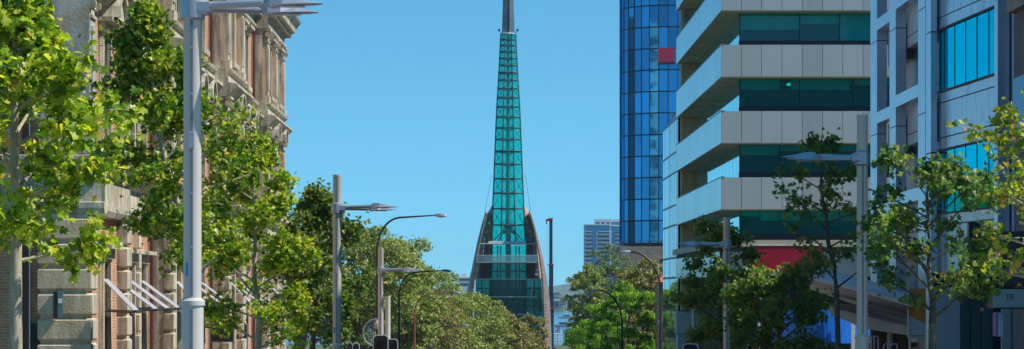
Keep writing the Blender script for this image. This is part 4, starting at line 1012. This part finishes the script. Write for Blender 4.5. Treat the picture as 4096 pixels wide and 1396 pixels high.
for k, (a, b, py, lab) in enumerate(((3485, 3493, 1345, 'leftmost steel hoop handrail in front of the brown brick wall'), (3497, 3509, 1345, 'second steel hoop handrail in front of the brown brick wall'), (3535, 3552, 1375, 'shorter steel hoop handrail in the middle of the brown wall'), (3558, 3586, 1375, 'wide steel hoop handrail in front of the brown wall, rightmost'))):
    d = 90.+k; mb = MB(); zt_ = Z(py,d); r_ = min(.12, (X(b,d)-X(a,d))*.5)
    path = [(X(a,d), d, G(d)), (X(a,d), d, zt_-r_), (X(a,d)+r_*.3, d, zt_-r_*.3), (X(a,d)+r_, d, zt_), (X(b,d)-.0, d, zt_), (X(b,d)+.03, d, zt_-.1), (X(b,d)+.03, d, G(d))]
    mb.tube(path, .022, 6); tag(mb.build('handrail', M['lampblade'], smooth=True), lab, 'handrail', 'steel hoop handrails')
# ---------------------------------------------------------------- street lamps
def blade(mb, x0, y, z, L, ang, wd=.16):
    ca, sa = math.cos(ang), math.sin(ang)
    def tr(u, v, h): return (x0+u*ca-v*sa, y+u*sa+v*ca, z+h)
    sec = [(0,.05,.07,-.06),(.06*L/.7,.10,.09,-.07),(.22*L/.7,wd,.085,-.055),(.4*L/.7,wd*.95,.04,-.045),(.58*L/.7,wd*.7,.01,-.035),(L,.03,-.005,-.025)]
    i0 = len(mb.v)
    for u, v, a, b in sec: mb.v += [tr(u, -v, b*.6), tr(u, -v*.5, a), tr(u, v*.5, a), tr(u, v, b*.6), tr(u, v*.6, b), tr(u, -v*.6, b)]
    for k in range(len(sec)-1):
        for q in range(6): q2 = (q+1) % 6; mb.f.append((i0+k*6+q, i0+k*6+q2, i0+k*6+6+q2, i0+k*6+6+q))
    mb.f.append(tuple(i0+q for q in range(6))); mb.f.append(tuple(i0+(len(sec)-1)*6+q for q in reversed(range(6))))
AH = 7.75
M['stickerblue'] = plain('stickerblue', (.05,.25,.6), .5)
def twin_lamp():
    r = thing('street_lamp', '', 'street lamp', (0, 0, 0), 'grey twin blade street lamps along the street')
    mb = MB(); mb.lathe((0,0,0), [(.145,0),(.145,3.86),(.165,3.86),(.165,3.92),(.118,3.96),(.118,AH+.86),(.123,AH+.87),(.123,AH+.93),(0,AH+.93)], 20); mb.build('pole', M['polegrey'], r, smooth=True)
    mb = MB(); 
    for a in (-1.45, 1.7): 
        ca, sa = math.cos(a), math.sin(a)
        mb.box(-.018, .018, -.121, -.1, 3.98, AH-.16) if a < 0 else mb.box(-.018, .018, .1, .121, 3.98, AH-.16)
    mb.box(-.02, .02, -.148, -.13, .3, 3.8); mb.build('cable_slot', M['poleslot'], r)
    MB().bbox(-.055, .055, -.162, -.14, .5, 1.2, .008).build('access_door', M['lampblade'], r)
    MB().box(-.085, -.045, -.112, -.104, 4.25, 4.42).build('sticker', M['stickerblue'], r)
    mb = MB(); mb.bbox(-.035, .035, -.15, -.115, 5.9, 6.12, .01); [mb.bbox(-.015, .015, -.128, -.118, z, z+.03, .003) for z in (4.6, 5.3, 6.6, 7.2)]; mb.build('bracket', M['lampblade'], r)
    mb = MB(); mb.lathe((0,0,AH), [(.125,-.17),(.16,-.14),(.165,0),(.16,.12),(.125,.15)], 20); mb.bbox(.05, .24, -.15, .15, -.1+AH, .1+AH, .04); mb.build('collar', M['lampblade'], r, smooth=True)
    for a, dz, L in ((-.10, .045, .78), (.13, -.02, .70)):
        ca, sa = math.cos(a), math.sin(a); q = MB(); oy = -.07 if a < 0 else .07
        q.tube([(.15, oy, AH+dz*.4), (.15+L*ca, oy+L*sa, AH+dz)], [.052, .05], 12); q.tube([(.15+L*ca, oy+L*sa, AH+dz), (.24+L*ca, oy+(L+.09)*sa, AH+dz)], [.035, .035], 8)
        q.build('arm', M['lampblade'], r, smooth=True)
        h = MB(); blade(h, .2+L*ca, oy+(L+.05)*sa, AH+dz, .74, a); hd = h.build('lamp_head', M['lampblade'], r)
        le = MB(); e = .2+L*ca; le.box(e+.12, e+.5, oy+(L+.3)*sa-.07, oy+(L+.3)*sa+.07, AH+dz-.062, AH+dz-.05); le.build('lens', M['lens'], hd)
    return r
lamp0 = twin_lamp(); first = True
def put(proto, px, d, rot, label, dz=0, used=[]):
    o = proto if proto.name not in used else copy_tree(proto)
    used.append(proto.name); o.location = (X(px,d), d, G(d)+dz); o.rotation_euler = (0, 0, rot); o['label'] = label; return o
put(lamp0, 770, 37.1, 0, 'nearest and largest grey street lamp, at the left between the leafy plane trees', Z(30,37.1)-G(37.1)-AH)
put(lamp0, 1348, 79.5, 0, 'street lamp in front of the dark green plane tree, its arm pointing right', Z(832,79.5)-G(79.5)-AH)
put(lamp0, 1523, 122, 0, 'farthest left street lamp, rising behind the traffic signal', Z(1081,122)-G(122)-AH)
put(lamp0, 3449, 61, math.pi, 'large street lamp on the right side in front of the white bands, arm pointing left', Z(632,61)-G(61)-AH)
put(lamp0, 2907, 98, math.pi, 'smaller right side street lamp half hidden in the leaves under the banded building', Z(978,98)-G(98)-AH)
d = 132.; sp = thing('signal_mast', 'short bare grey pole without a lamp beside the farthest left street lamp', 'pole', (X(1551,d), d, G(d)))
h = Z(1184,d)-G(d); o = MB().lathe((X(1551,d), d, G(d)), [(.145,0),(.145,2.5),(.122,2.6),(.122,h-.1),(.13,h-.1),(.13,h),(0,h)], 16).build('pole', M['polegrey'], sp, smooth=True)
MB().lathe((X(1508,122), 122.3, Z(1300,122)), [(0,.2),(.09,.16),(.13,.05),(.12,-.1),(.07,-.18),(0,-.2)], 12).build('dome_camera', plain('dome', (.5,.48,.42), .4), sp)
# hoop ornament
d = 123.; hp = thing('hoop_ornament', 'large steel hoop with pale blue wire stars fixed to the farthest left lamp pole', 'ornament', (X(1508,d), d, Z(1385,d)))
c = P(1506, 1331, d); r_ = 54/F*d
MB().tube([(c.x+r_*math.cos(a), c.y, c.z+r_*math.sin(a)) for a in [R(80+k*12) for k in range(17)]], .035, 8).build('ring', M['lampblade'], hp, smooth=True)
rnd = random.Random(9); mb = MB()
for k in range(26):
    a, b = rnd.uniform(R(95), R(265)), rnd.uniform(R(95), R(265)); q1, q2 = rnd.uniform(.3, 1), rnd.uniform(.3, 1)
    mb.tube([(c.x+r_*q1*math.cos(a), c.y, c.z+r_*q1*math.sin(a)), (c.x+r_*q2*math.cos(b), c.y+.05, c.z+r_*q2*math.sin(b))], .007, 4, False)
mb.build('wire_stars', plain('wireblue', (.25,.42,.55), .3, .5), hp)
# curved lamps, long arm (left) and short arm (right)
def curved(long_arm, pm):
    r = thing('curved_street_lamp', '', 'street lamp', (0,0,0), 'thin curved arm street lamps farther down the street')
    H = 10.5
    if long_arm:
        pts = [(0,0,0), (0,0,H-1.75)] + [(1.25*(1-math.cos(t)), 0, H-1.75+1.62*math.sin(t)) for t in [R(a) for a in (12,24,36,48,60,72,84)]] + [(2.0,0,H-.08), (3.0,0,H-.02)]
        rad = [.11, .065] + [.055]*7 + [.045, .035]; hx = 3.0
    else:
        pts = [(0,0,0), (0,0,H-2.4)] + [(1.75*(1-math.cos(t)), 0, H-2.4+2.4*math.sin(t)) for t in [R(a) for a in (10,20,30,40,50,60,70,80,90)]]
        rad = [.12, .075] + [.06]*9; hx = 1.72
    zh = pts[-1][2]
    MB().tube(pts, rad, 10).build('pole', pm, r, smooth=True)
    mb = MB(); i0 = 0; sec = [(0,.05,.05,-.03),(.12,.09,.09,-.07),(.35,.13,.09,-.09),(.55,.10,.05,-.08),(.66,.03,.0,-.05)]
    for u, v, a, b in sec: mb.v += [(hx+u,-v,-.02+zh),(hx+u,-v*.5,a+zh),(hx+u,v*.5,a+zh),(hx+u,v,-.02+zh),(hx+u,v*.6,b+zh),(hx+u,-v*.6,b+zh)]
    for k in range(4):
        for q in range(6): q2 = (q+1) % 6; mb.f.append((k*6+q, k*6+q2, k*6+6+q2, k*6+6+q))
    mb.f.append(tuple(range(6))); mb.f.append(tuple(24+q for q in range(6))); h = mb.build('lamp_head', M['poleslot'] if long_arm else M['lampblade'], r)
    MB().bbox(hx+.22, hx+.56, -.085, .085, zh-.12, zh-.06, .02).build('lens', M['white'], h)
    return r
ca = curved(True, M['darkpole'])
put(ca, 1510, 150, 0, 'tallest curved arm lamp, its dark arm crossing the sky', Z(860,150)-G(150)-10.5)
put(ca, 1596, 201, 0, 'dark curved lamp just right of the grey poles, before the big fig tree', Z(1081,201)-G(201)-10.5)
cb = curved(True, M['redpole'])
put(cb, 1658, 226, 0, 'rust red curved arm lamp in front of the fig tree', Z(1169,226)-G(226)-10.5)
put(ca, 1716, 262, 0, 'smallest and farthest curved arm lamp low against the fig foliage', Z(1300,262)-G(262)-10.5)
cc = curved(False, M['darkpole'])
put(cc, 2643, 165, math.pi, 'taller black arched lamp beside the mirror building, curving left', Z(1006,165)-G(165)-10.5)
put(cc, 2488, 212, math.pi, 'lower black arched lamp in front of the bright green tree', Z(1161,212)-G(212)-10.5)
# traffic signals
def signal(px, py, d, wpx, label, hh=1.05, face=-1):
    r = thing('traffic_signal', label, 'traffic light', (X(px,d), d, G(d)), 'traffic signals with black backing boards')
    w_ = wpx/F*d; zt_ = Z(py,d); x = X(px,d)
    def rr(mb, w2, z1, z0, y0, y1, rad):
        pts = []
        for cx_, cz_, a0 in ((x+w2-rad, z1-rad, 0), (x-w2+rad, z1-rad, 90), (x-w2+rad, z0+rad, 180), (x+w2-rad, z0+rad, 270)):
            for k in range(5): a = R(a0+k*22.5); pts.append((cx_+rad*math.cos(a), cz_+rad*math.sin(a)))
        mb.prism(pts, 1, y0, y1)
    mb = MB(); rr(mb, w_/2, zt_, zt_-1.35*w_*1.9, d-.02, d+.02, .14); mb.build('backing_edge', M['white'], r)
    mb = MB(); rr(mb, w_/2-.035, zt_-.035, zt_-1.35*w_*1.9+.035, d-.035, d-.021, .12); mb.build('backing_board', M['black'], r)
    for k in range(3):
        zc = zt_-.36-k*.36; q = MB(); q.tube([(x, d-.2, zc), (x, d-.036, zc)], [.13, .12], 14, False)
        q.build('visor', M['black'], r)
        MB().tube([(x, d-.05, zc), (x, d-.037, zc)], .105, 14).build('lens', plain('redlens', (.10,.012,.01), .3) if k == 0 else M['darkglass'], r)
    MB().tube([(x, d+.1, G(d)), (x, d+.1, zt_-.25)], .06, 8).build('post', M['polegrey'], r)
signal(1523, 1339, 108, 62, 'larger black traffic signal at the foot of the farthest left lamp pole')
signal(1568, 1355, 116, 50, 'traffic signal partly hidden just right of the larger left one')
signal(1424, 1370, 120, 30, 'small signal low behind the dark plane tree, left of the steel hoop')
signal(2762, 1373, 100, 62, 'traffic signal at the bottom edge on the right side of the street')
signal(3000, 1376, 96, 26, 'narrow dark signal among leaves on the right side of the street')

# ---------------------------------------------------------------- trees
def leaf_cloud(name, pos, up, size, m, parent, shape, seed, tilt=.75, ao=None):
    rs = np.random.RandomState(seed); n = len(pos)
    if shape == 'plane':      # five-lobed leaf folded along its midrib
        T2 = np.array([(0,0),(.28,-.06),(.52,.22),(.30,.38),(.42,.72),(.12,.62),(0,1.0),(-.12,.62),(-.42,.72),(-.30,.38),(-.52,.22),(-.28,-.06)], float)
        fz = np.abs(T2[:,0])*.35 - .25*(T2[:,1])**2
        faces = [(0,1,2,3),(0,3,4,5),(0,5,6),(0,6,7),(0,7,8,9),(0,9,10,11)]
    else:
        T2 = np.array([(0,0),(.26,.45),(0,1.0),(-.26,.45)], float); fz = np.array([0,.06,-.08,.06]); faces = [(0,1,2),(0,2,3)]
    k = len(T2)
    nrm = up + rs.normal(0, tilt, (n,3)); nrm /= np.linalg.norm(nrm, axis=1)[:,None]
    d_ = rs.normal(0, 1, (n,3)); d_[:,2] -= .5; d_ -= nrm*(d_*nrm).sum(1)[:,None]; d_ /= np.linalg.norm(d_, axis=1)[:,None]+1e-9
    s_ = np.cross(d_, nrm); sz = size*rs.uniform(.6, 1.25, n)
    V = pos[:,None,:] + sz[:,None,None]*(T2[None,:,0:1]*s_[:,None,:] + (T2[None,:,1:2]-.3)*d_[:,None,:] + fz[None,:,None]*nrm[:,None,:])
    V = V.reshape(-1,3)
    lens = np.array([len(f) for f in faces]); idx = np.concatenate([np.array(f) for f in faces])
    me = bpy.data.meshes.new(name); me.vertices.add(len(V)); me.vertices.foreach_set('co', V.ravel().astype(np.float32))
    L = (idx[None,:] + (np.arange(n)*k)[:,None]).ravel(); LT = np.tile(lens, n); LS = np.concatenate([[0], np.cumsum(LT)[:-1]])
    me.loops.add(len(L)); me.loops.foreach_set('vertex_index', L.astype(np.int32)); me.polygons.add(len(LT)); me.polygons.foreach_set('loop_start', LS.astype(np.int32)); 
    me.update(calc_edges=True); me.validate(); me.materials.append(m)
    o = bpy.data.objects.new(name, me); COL.objects.link(o); o.parent = parent; o.matrix_parent_inverse = wm(parent).inverted(); return o
M['leaf_bright'] = leafmat('leaf_bright', [(0,(.035,.09,.01)),(.3,(.085,.18,.012)),(.62,(.20,.31,.018)),(.9,(.40,.44,.04)),(1,(.5,.36,.10))], .42, .36)
M['leaf_lime'] = leafmat('leaf_lime', [(0,(.04,.10,.01)),(.3,(.12,.24,.012)),(.62,(.27,.39,.02)),(.9,(.46,.50,.05)),(1,(.5,.36,.10))], .47, .36)
M['leaf_green'] = leafmat('leaf_green', [(0,(.03,.08,.012)),(.5,(.07,.15,.015)),(.85,(.14,.21,.02)),(.96,(.24,.24,.03)),(1,(.25,.12,.04))], .38)
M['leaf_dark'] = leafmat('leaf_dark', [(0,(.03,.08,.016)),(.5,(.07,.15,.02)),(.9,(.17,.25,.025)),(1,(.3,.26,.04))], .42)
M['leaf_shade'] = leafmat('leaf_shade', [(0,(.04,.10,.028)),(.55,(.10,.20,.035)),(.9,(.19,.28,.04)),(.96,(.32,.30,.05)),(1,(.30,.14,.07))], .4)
M['leaf_yellow'] = leafmat('leaf_yellow', [(0,(.07,.14,.015)),(.5,(.17,.26,.02)),(.85,(.34,.38,.03)),(.94,(.42,.28,.04)),(1,(.30,.10,.03))], .48)
M['fig_leaf'] = leafmat('fig_leaf', [(0,(.05,.10,.022)),(.35,(.13,.19,.035)),(.7,(.26,.31,.05)),(.92,(.40,.41,.10)),(1,(.52,.44,.18))], .25, .55)
M['fig_gold'] = leafmat('fig_gold', [(0,(.04,.06,.018)),(.35,(.13,.14,.03)),(.7,(.27,.25,.05)),(.93,(.42,.34,.09)),(1,(.5,.36,.14))], .2, .5)
M['olive_leaf'] = leafmat('olive_leaf', [(0,(.04,.075,.03)),(.5,(.10,.16,.04)),(.9,(.2,.25,.06)),(1,(.3,.3,.1))], .2, .5)
M['lime_leaf'] = leafmat('lime_leaf', [(0,(.03,.10,.01)),(.4,(.09,.23,.012)),(.8,(.24,.42,.015)),(1,(.42,.54,.05))], .38)

def plane_tree(px, d, pxc, pyc, rx, rz, nleaf, lsize, m, bark, label, seed, bell=0.0, trunk=.11, nb=20, sparse=.10, tilt=.75, sub=5, ybot=None, skew=0.0, group='young plane trees lining the street'):
    rnd = random.Random(seed); rs = np.random.RandomState(seed)
    base = Vector((X(px,d), d, G(d))); cen = Vector((X(pxc,d), d, Z(pyc,d))); rx = rx/F*d; rz = rz/F*d
    r = thing('plane_tree', label, 'tree', base, group)
    top = cen + Vector((skew*rx, 0, rz*.9)); low = Vector((base.x*.7+cen.x*.3, d, cen.z-rz*.85))
    low.z = max(low.z, base.z+1.6)
    tr = MB(); tp = [base, base.lerp(low, .5)+Vector((rnd.uniform(-.04,.04), 0, 0)), low]
    for k in range(1, 7):
        t = k/6; tp.append(low.lerp(Vector((cen.x*(1-t)+top.x*t, d, 0)), t*.8+.2*(t>0)) if False else Vector((low.x+(cen.x-low.x)*min(1, t*1.6)+(top.x-cen.x)*t+rnd.uniform(-.06,.06), d+rnd.uniform(-.06,.06), low.z+(top.z-low.z)*t)))
    tr.tube(tp, [trunk*1.25, trunk, trunk*.9] + [trunk*.85*(1-k/7)+.008 for k in range(1, 7)], 9)
    tr.build('trunk', bark, r, smooth=True)
    br = MB(); pts = []; 
    def at(t):
        q = t*(len(tp)-3)+2; i = min(int(q), len(tp)-2); return tp[i].lerp(tp[i+1], q-i)
    for b in range(nb):
        t = (b+.4)/nb*.97; p0 = at(t); az = b*2.4+rnd.uniform(-.5,.5)
        zrel = (p0.z-cen.z)/rz; env = math.sqrt(max(.08, 1-min(.97, abs(zrel+.15))**2)); L = rx*env*rnd.uniform(.7,1.12)*(1-bell*max(0, min(1, zrel+.35)))
        el = rnd.uniform(.25,.8)+.25*t; dirv = Vector((math.cos(az), math.sin(az), 0))
        p1 = p0+dirv*L*.45+Vector((0,0,L*.45*math.tan(el)*.8)); p2 = p0+dirv*L*.8+Vector((0,0,L*.75*math.tan(el)*.75)); p3 = p0+dirv*L+Vector((0,0,L*math.tan(el)*.6+rnd.uniform(-.1,.1)))
        rb = trunk*.42*(1-.6*t)
        br.tube([p0, p1, p2, p3], [rb, rb*.7, rb*.4, .005], 6)
        chain = [p0, p1, p2, p3]
        for s in range(sub):
            u = .3+.7*(s+rnd.random())/sub; q = u*3; i = min(int(q), 2); a = chain[i].lerp(chain[i+1], q-i)
            sd = Vector((rnd.gauss(0,1), rnd.gauss(0,1), rnd.gauss(.35,.6))).normalized(); Ls = L*rnd.uniform(.22,.48); bnd = a+sd*Ls*.6+Vector((0,0,.03)); e = a+sd*Ls
            br.tube([a, bnd, e], [rb*.35, rb*.2, .004], 4, False)
            for w_ in range(5): pts.append((a.lerp(e, .3+.8*rnd.random()), Ls))
        for w_ in range(4): pts.append((p2.lerp(p3, rnd.random()*1.1), L*.3))
    for w_ in range(8): pts.append((tp[-1]+Vector((rnd.uniform(-.1,.1), rnd.uniform(-.1,.1), rnd.uniform(-.3,.15))), .2))
    br.build('branches', bark, r, smooth=True)
    c = np.array([tuple(p[0]) for p in pts]); pick = rs.randint(0, len(c), nleaf)
    pos = c[pick] + rs.normal(0, sparse, (nleaf,3)); pos[:,2] -= .02
    up = np.tile(np.array([[.15,-.35,.75]]), (nleaf,1))
    leaf_cloud('crown', pos, up, lsize, m, r, 'plane', seed, tilt)
    return r
plane_tree(68, 43, 55, 470, 430, 700, 7000, .15, M['leaf_lime'], M['bark'], 'nearest plane tree with pale trunk and bright leaves at the left edge', 11, .72, .10, 26, .12)
plane_tree(832, 58, 680, 580, 300, 620, 10500, .122, M['leaf_bright'], M['bark'], 'tall leafy plane tree growing right behind the nearest street lamp', 12, .5, .10, 30, .12, skew=-.35)
plane_tree(1037, 76, 1020, 990, 245, 490, 9500, .125, M['leaf_lime'], M['bark'], 'bright yellow green plane tree in front of the far half of the brick building', 23, .45, .09, 28, .12)
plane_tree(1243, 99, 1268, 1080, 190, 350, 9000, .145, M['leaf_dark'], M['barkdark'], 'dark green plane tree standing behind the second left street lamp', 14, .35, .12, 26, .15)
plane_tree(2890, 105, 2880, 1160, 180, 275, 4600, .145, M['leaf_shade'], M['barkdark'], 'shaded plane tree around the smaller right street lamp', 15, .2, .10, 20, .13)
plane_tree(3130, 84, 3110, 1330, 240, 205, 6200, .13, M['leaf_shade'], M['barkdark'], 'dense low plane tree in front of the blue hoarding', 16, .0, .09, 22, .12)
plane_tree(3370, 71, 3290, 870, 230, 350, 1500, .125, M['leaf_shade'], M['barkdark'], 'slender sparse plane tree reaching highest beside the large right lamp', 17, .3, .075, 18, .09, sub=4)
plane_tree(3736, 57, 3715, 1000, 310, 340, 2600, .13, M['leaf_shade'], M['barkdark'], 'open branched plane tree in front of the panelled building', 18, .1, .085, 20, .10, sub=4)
plane_tree(4215, 45, 4200, 780, 350, 480, 1300, .125, M['leaf_yellow'], M['bark'], 'yellowing plane tree reaching in from the right edge', 19, .2, .09, 22, .09)

def big_tree(px, d, pyt, rpx, hpx, nleaf, ls, m, label, seed, kind='fig_tree', clump=.20, shape='q', group=None, nc=70, wide=1.0, tilt=.8):
    rs = np.random.RandomState(seed); rnd = random.Random(seed)
    rx = rpx/F*d; H = hpx/F*d; zt_ = Z(pyt,d); cz = zt_-H*.5; x = X(px,d)
    r = thing(kind, label, 'tree', (x, d, G(d)), group)
    # clumps spread over and inside the crown
    cl = []
    for k in range(nc):
        th = math.acos(1-1.93*(k+.5)/nc); ph = k*2.39996; q = rnd.uniform(.55, .92)
        cl.append((x+rx*q*math.sin(th)*math.cos(ph), d+rx*wide*q*math.sin(th)*math.sin(ph), cz+H*.5*q*math.cos(th), rx*clump*rnd.uniform(.75,1.5)))
    cl = np.array(cl); wgt = cl[:,3]**2; pick = rs.choice(len(cl), nleaf, p=wgt/wgt.sum())
    dv = rs.normal(0,1,(nleaf,3)); dv /= np.linalg.norm(dv,axis=1)[:,None]; dv[:,2] = np.where((dv[:,2] < -.35), -dv[:,2], dv[:,2])
    rad = cl[pick,3]*rs.uniform(.6,1.12,nleaf)*(1+.25*rs.normal(0,.5,nleaf))
    pos = cl[pick,:3]+dv*rad[:,None]*np.array([1,1,.8])
    out = pos-np.array([x,d,cz]); out /= np.linalg.norm(out,axis=1)[:,None]
    up = dv*.7+out*.3+np.array([0,0,.25])
    leaf_cloud('crown', pos, up, ls, m, r, shape, seed, tilt)
    tr = MB(); g = Vector((x,d,G(d))); fk = Vector((x+rnd.uniform(-.4,.4), d, G(d)+(cz-G(d))*.45)); tr.tube([g, g.lerp(fk,.5), fk], [rx*.12, rx*.085, rx*.075], 10)
    tr.build('trunk', M['barkdark'], r, smooth=True); lm = MB()
    for k in range(0, nc, 3):
        e = Vector(cl[k,:3]); mid = fk.lerp(e,.5)+Vector((0,0,-H*.04)); lm.tube([fk, mid, e], [rx*.035, rx*.02, rx*.006], 5)
    lm.build('limbs', M['barkdark'], r, smooth=True)
    return r
FG = 'large fig trees beside the far end of the street'
big_tree(1430, 300, 835, 250, 640, 30000, .42, M['fig_leaf'], 'tall fig tree rising behind the second left street lamp, highest of the left trees', 31, group=FG)
big_tree(1610, 312, 930, 175, 560, 22000, .40, M['fig_leaf'], 'broad fig tree with a pointed shoulder behind the curved lamps', 32, group=FG)
big_tree(1200, 290, 812, 130, 600, 10000, .38, M['olive_leaf'], 'pale tree top showing above and behind the dark plane tree', 33, group=FG)
big_tree(1760, 350, 1066, 170, 520, 18000, .36, M['fig_leaf'], 'rounded fig tree sloping down left of the bell tower', 34, group=FG)
big_tree(1700, 322, 1150, 180, 460, 16000, .34, M['fig_gold'], 'yellower fig tree behind the small curved lamp', 41, group=FG)
big_tree(1905, 390, 1155, 150, 420, 15000, .38, M['fig_leaf'], 'lower fig tree in front of the left copper sail', 35, group=FG)
big_tree(2020, 430, 1236, 130, 330, 17000, .40, M['fig_gold'], 'low golden green tree in front of the middle of the bell tower', 36, group=FG)
big_tree(2118, 440, 1240, 84, 330, 12000, .40, M['fig_gold'], 'low golden tree in front of the base of the crane', 37, group=FG)
big_tree(2338, 480, 1215, 78, 320, 9000, .42, M['fig_gold'], 'golden brown tree just right of the narrow water gap', 38, group=FG)
big_tree(2350, 400, 1012, 90, 430, 12000, .36, M['fig_leaf'], 'dark edged fig tree right of the gap, left edge of the right tree group', 39, group=FG)
big_tree(2430, 420, 962, 130, 520, 15000, .34, M['olive_leaf'], 'olive green tree in front of the distant apartment block', 40, group=FG)
big_tree(2580, 300, 1005, 150, 520, 15000, .36, M['fig_gold'], 'golden fig tree below the blue glass tower', 42, group=FG)
big_tree(2490, 245, 1080, 165, 520, 26000, .22, M['lime_leaf'], 'vivid lime green tree behind the lower arched lamp', 43, kind='lime_green_tree', nc=46, clump=.15)
big_tree(2400, 262, 1200, 150, 400, 14000, .22, M['lime_leaf'], 'lower lime green tree left of the arched lamp pole', 44, kind='lime_green_tree', nc=40, clump=.16)

for k, (x, y) in enumerate(((-26, 205), (-38, 250), (-58, 320))):      # park trees left of the view, mirrored in the right-hand windows
    big_tree(HX+x*F/y, y, HY-(15-EYE)*F/y, 7*F/y, 14*F/y, 6000, .6, M['fig_leaf'], ['park fig tree left of the view, nearest the street', 'park fig tree left of the view, second from the street', 'park fig tree left of the view, farthest down the slope'][k], 60+k, group='park trees left of the view')

# ---------------------------------------------------------------- city towers behind the viewpoint (mirrored in the blue tower)
M['officewhite'] = mottled('officewhite', (0.62,0.62,0.6), (0.74,0.74,0.72), .2, .7, 0, 0)
M['officedark'] = mottled('officedark', (0.03,0.04,0.045), (0.06,0.075,0.075), .2, .5, 0, 0)
for x, y, w_, dp, h, cols, wm_, label in ((-156, 365, 44, 30, 74, 9, 'officewhite', 'white office tower left of the view, mirrored in the rounded blue glass'), (-190, 600, 30, 50, 74, 6, 'officedark', 'dark office tower left of the bell tower, mirrored in the blue glass edge'),
        (78, -190, 26, 22, 84, 6, 'officedark', 'dark office tower behind the viewpoint on the right'), (-60, -190, 26, 22, 70, 6, 'officewhite', 'white office tower behind the viewpoint on the left')):
    r = thing('office_tower', label, 'building', (x, y, G(y)), 'office towers mirrored in the blue glass')
    MB().box(x-w_/2, x+w_/2, y-dp, y+dp, G(y)-2, h).build('wall', M[wm_], r)
    q = MB()
    for z in range(4, int(h)-4, 4):
        for c in range(cols): 
            for yy_ in (y-dp-.08, y+dp-.08): q.box(x-w_/2+(c+.18)*w_/cols, x-w_/2+(c+.82)*w_/cols, yy_, yy_+.16, z, z+2.2)
        for c in range(8): 
            for xx_ in (x-w_/2-.08, x+w_/2-.08): q.box(xx_, xx_+.16, y-dp+(c+.15)*dp/4, y-dp+(c+.85)*dp/4, z, z+2.2)
    q.build('window', M['farglass'], r)

# ---------------------------------------------------------------- coastal haze
hz = MB().box(-4200, 4200, -420, 9990, -18, 150).build('haze', M['white'])
m = bpy.data.materials.new('haze'); m.use_nodes = True; n = m.node_tree; n.nodes.clear()
out = n.nodes.new('ShaderNodeOutputMaterial'); v = n.nodes.new('ShaderNodeVolumePrincipled'); v.inputs['Color'].default_value = (.5, .75, 1, 1); v.inputs['Density'].default_value = 0.00006; v.inputs['Anisotropy'].default_value = 0.0
n.links.new(v.outputs[0], out.inputs['Volume']); hz.data.materials.clear(); hz.data.materials.append(m); hz['kind'] = 'stuff'; hz['label'] = 'thin coastal haze over the river and hills'
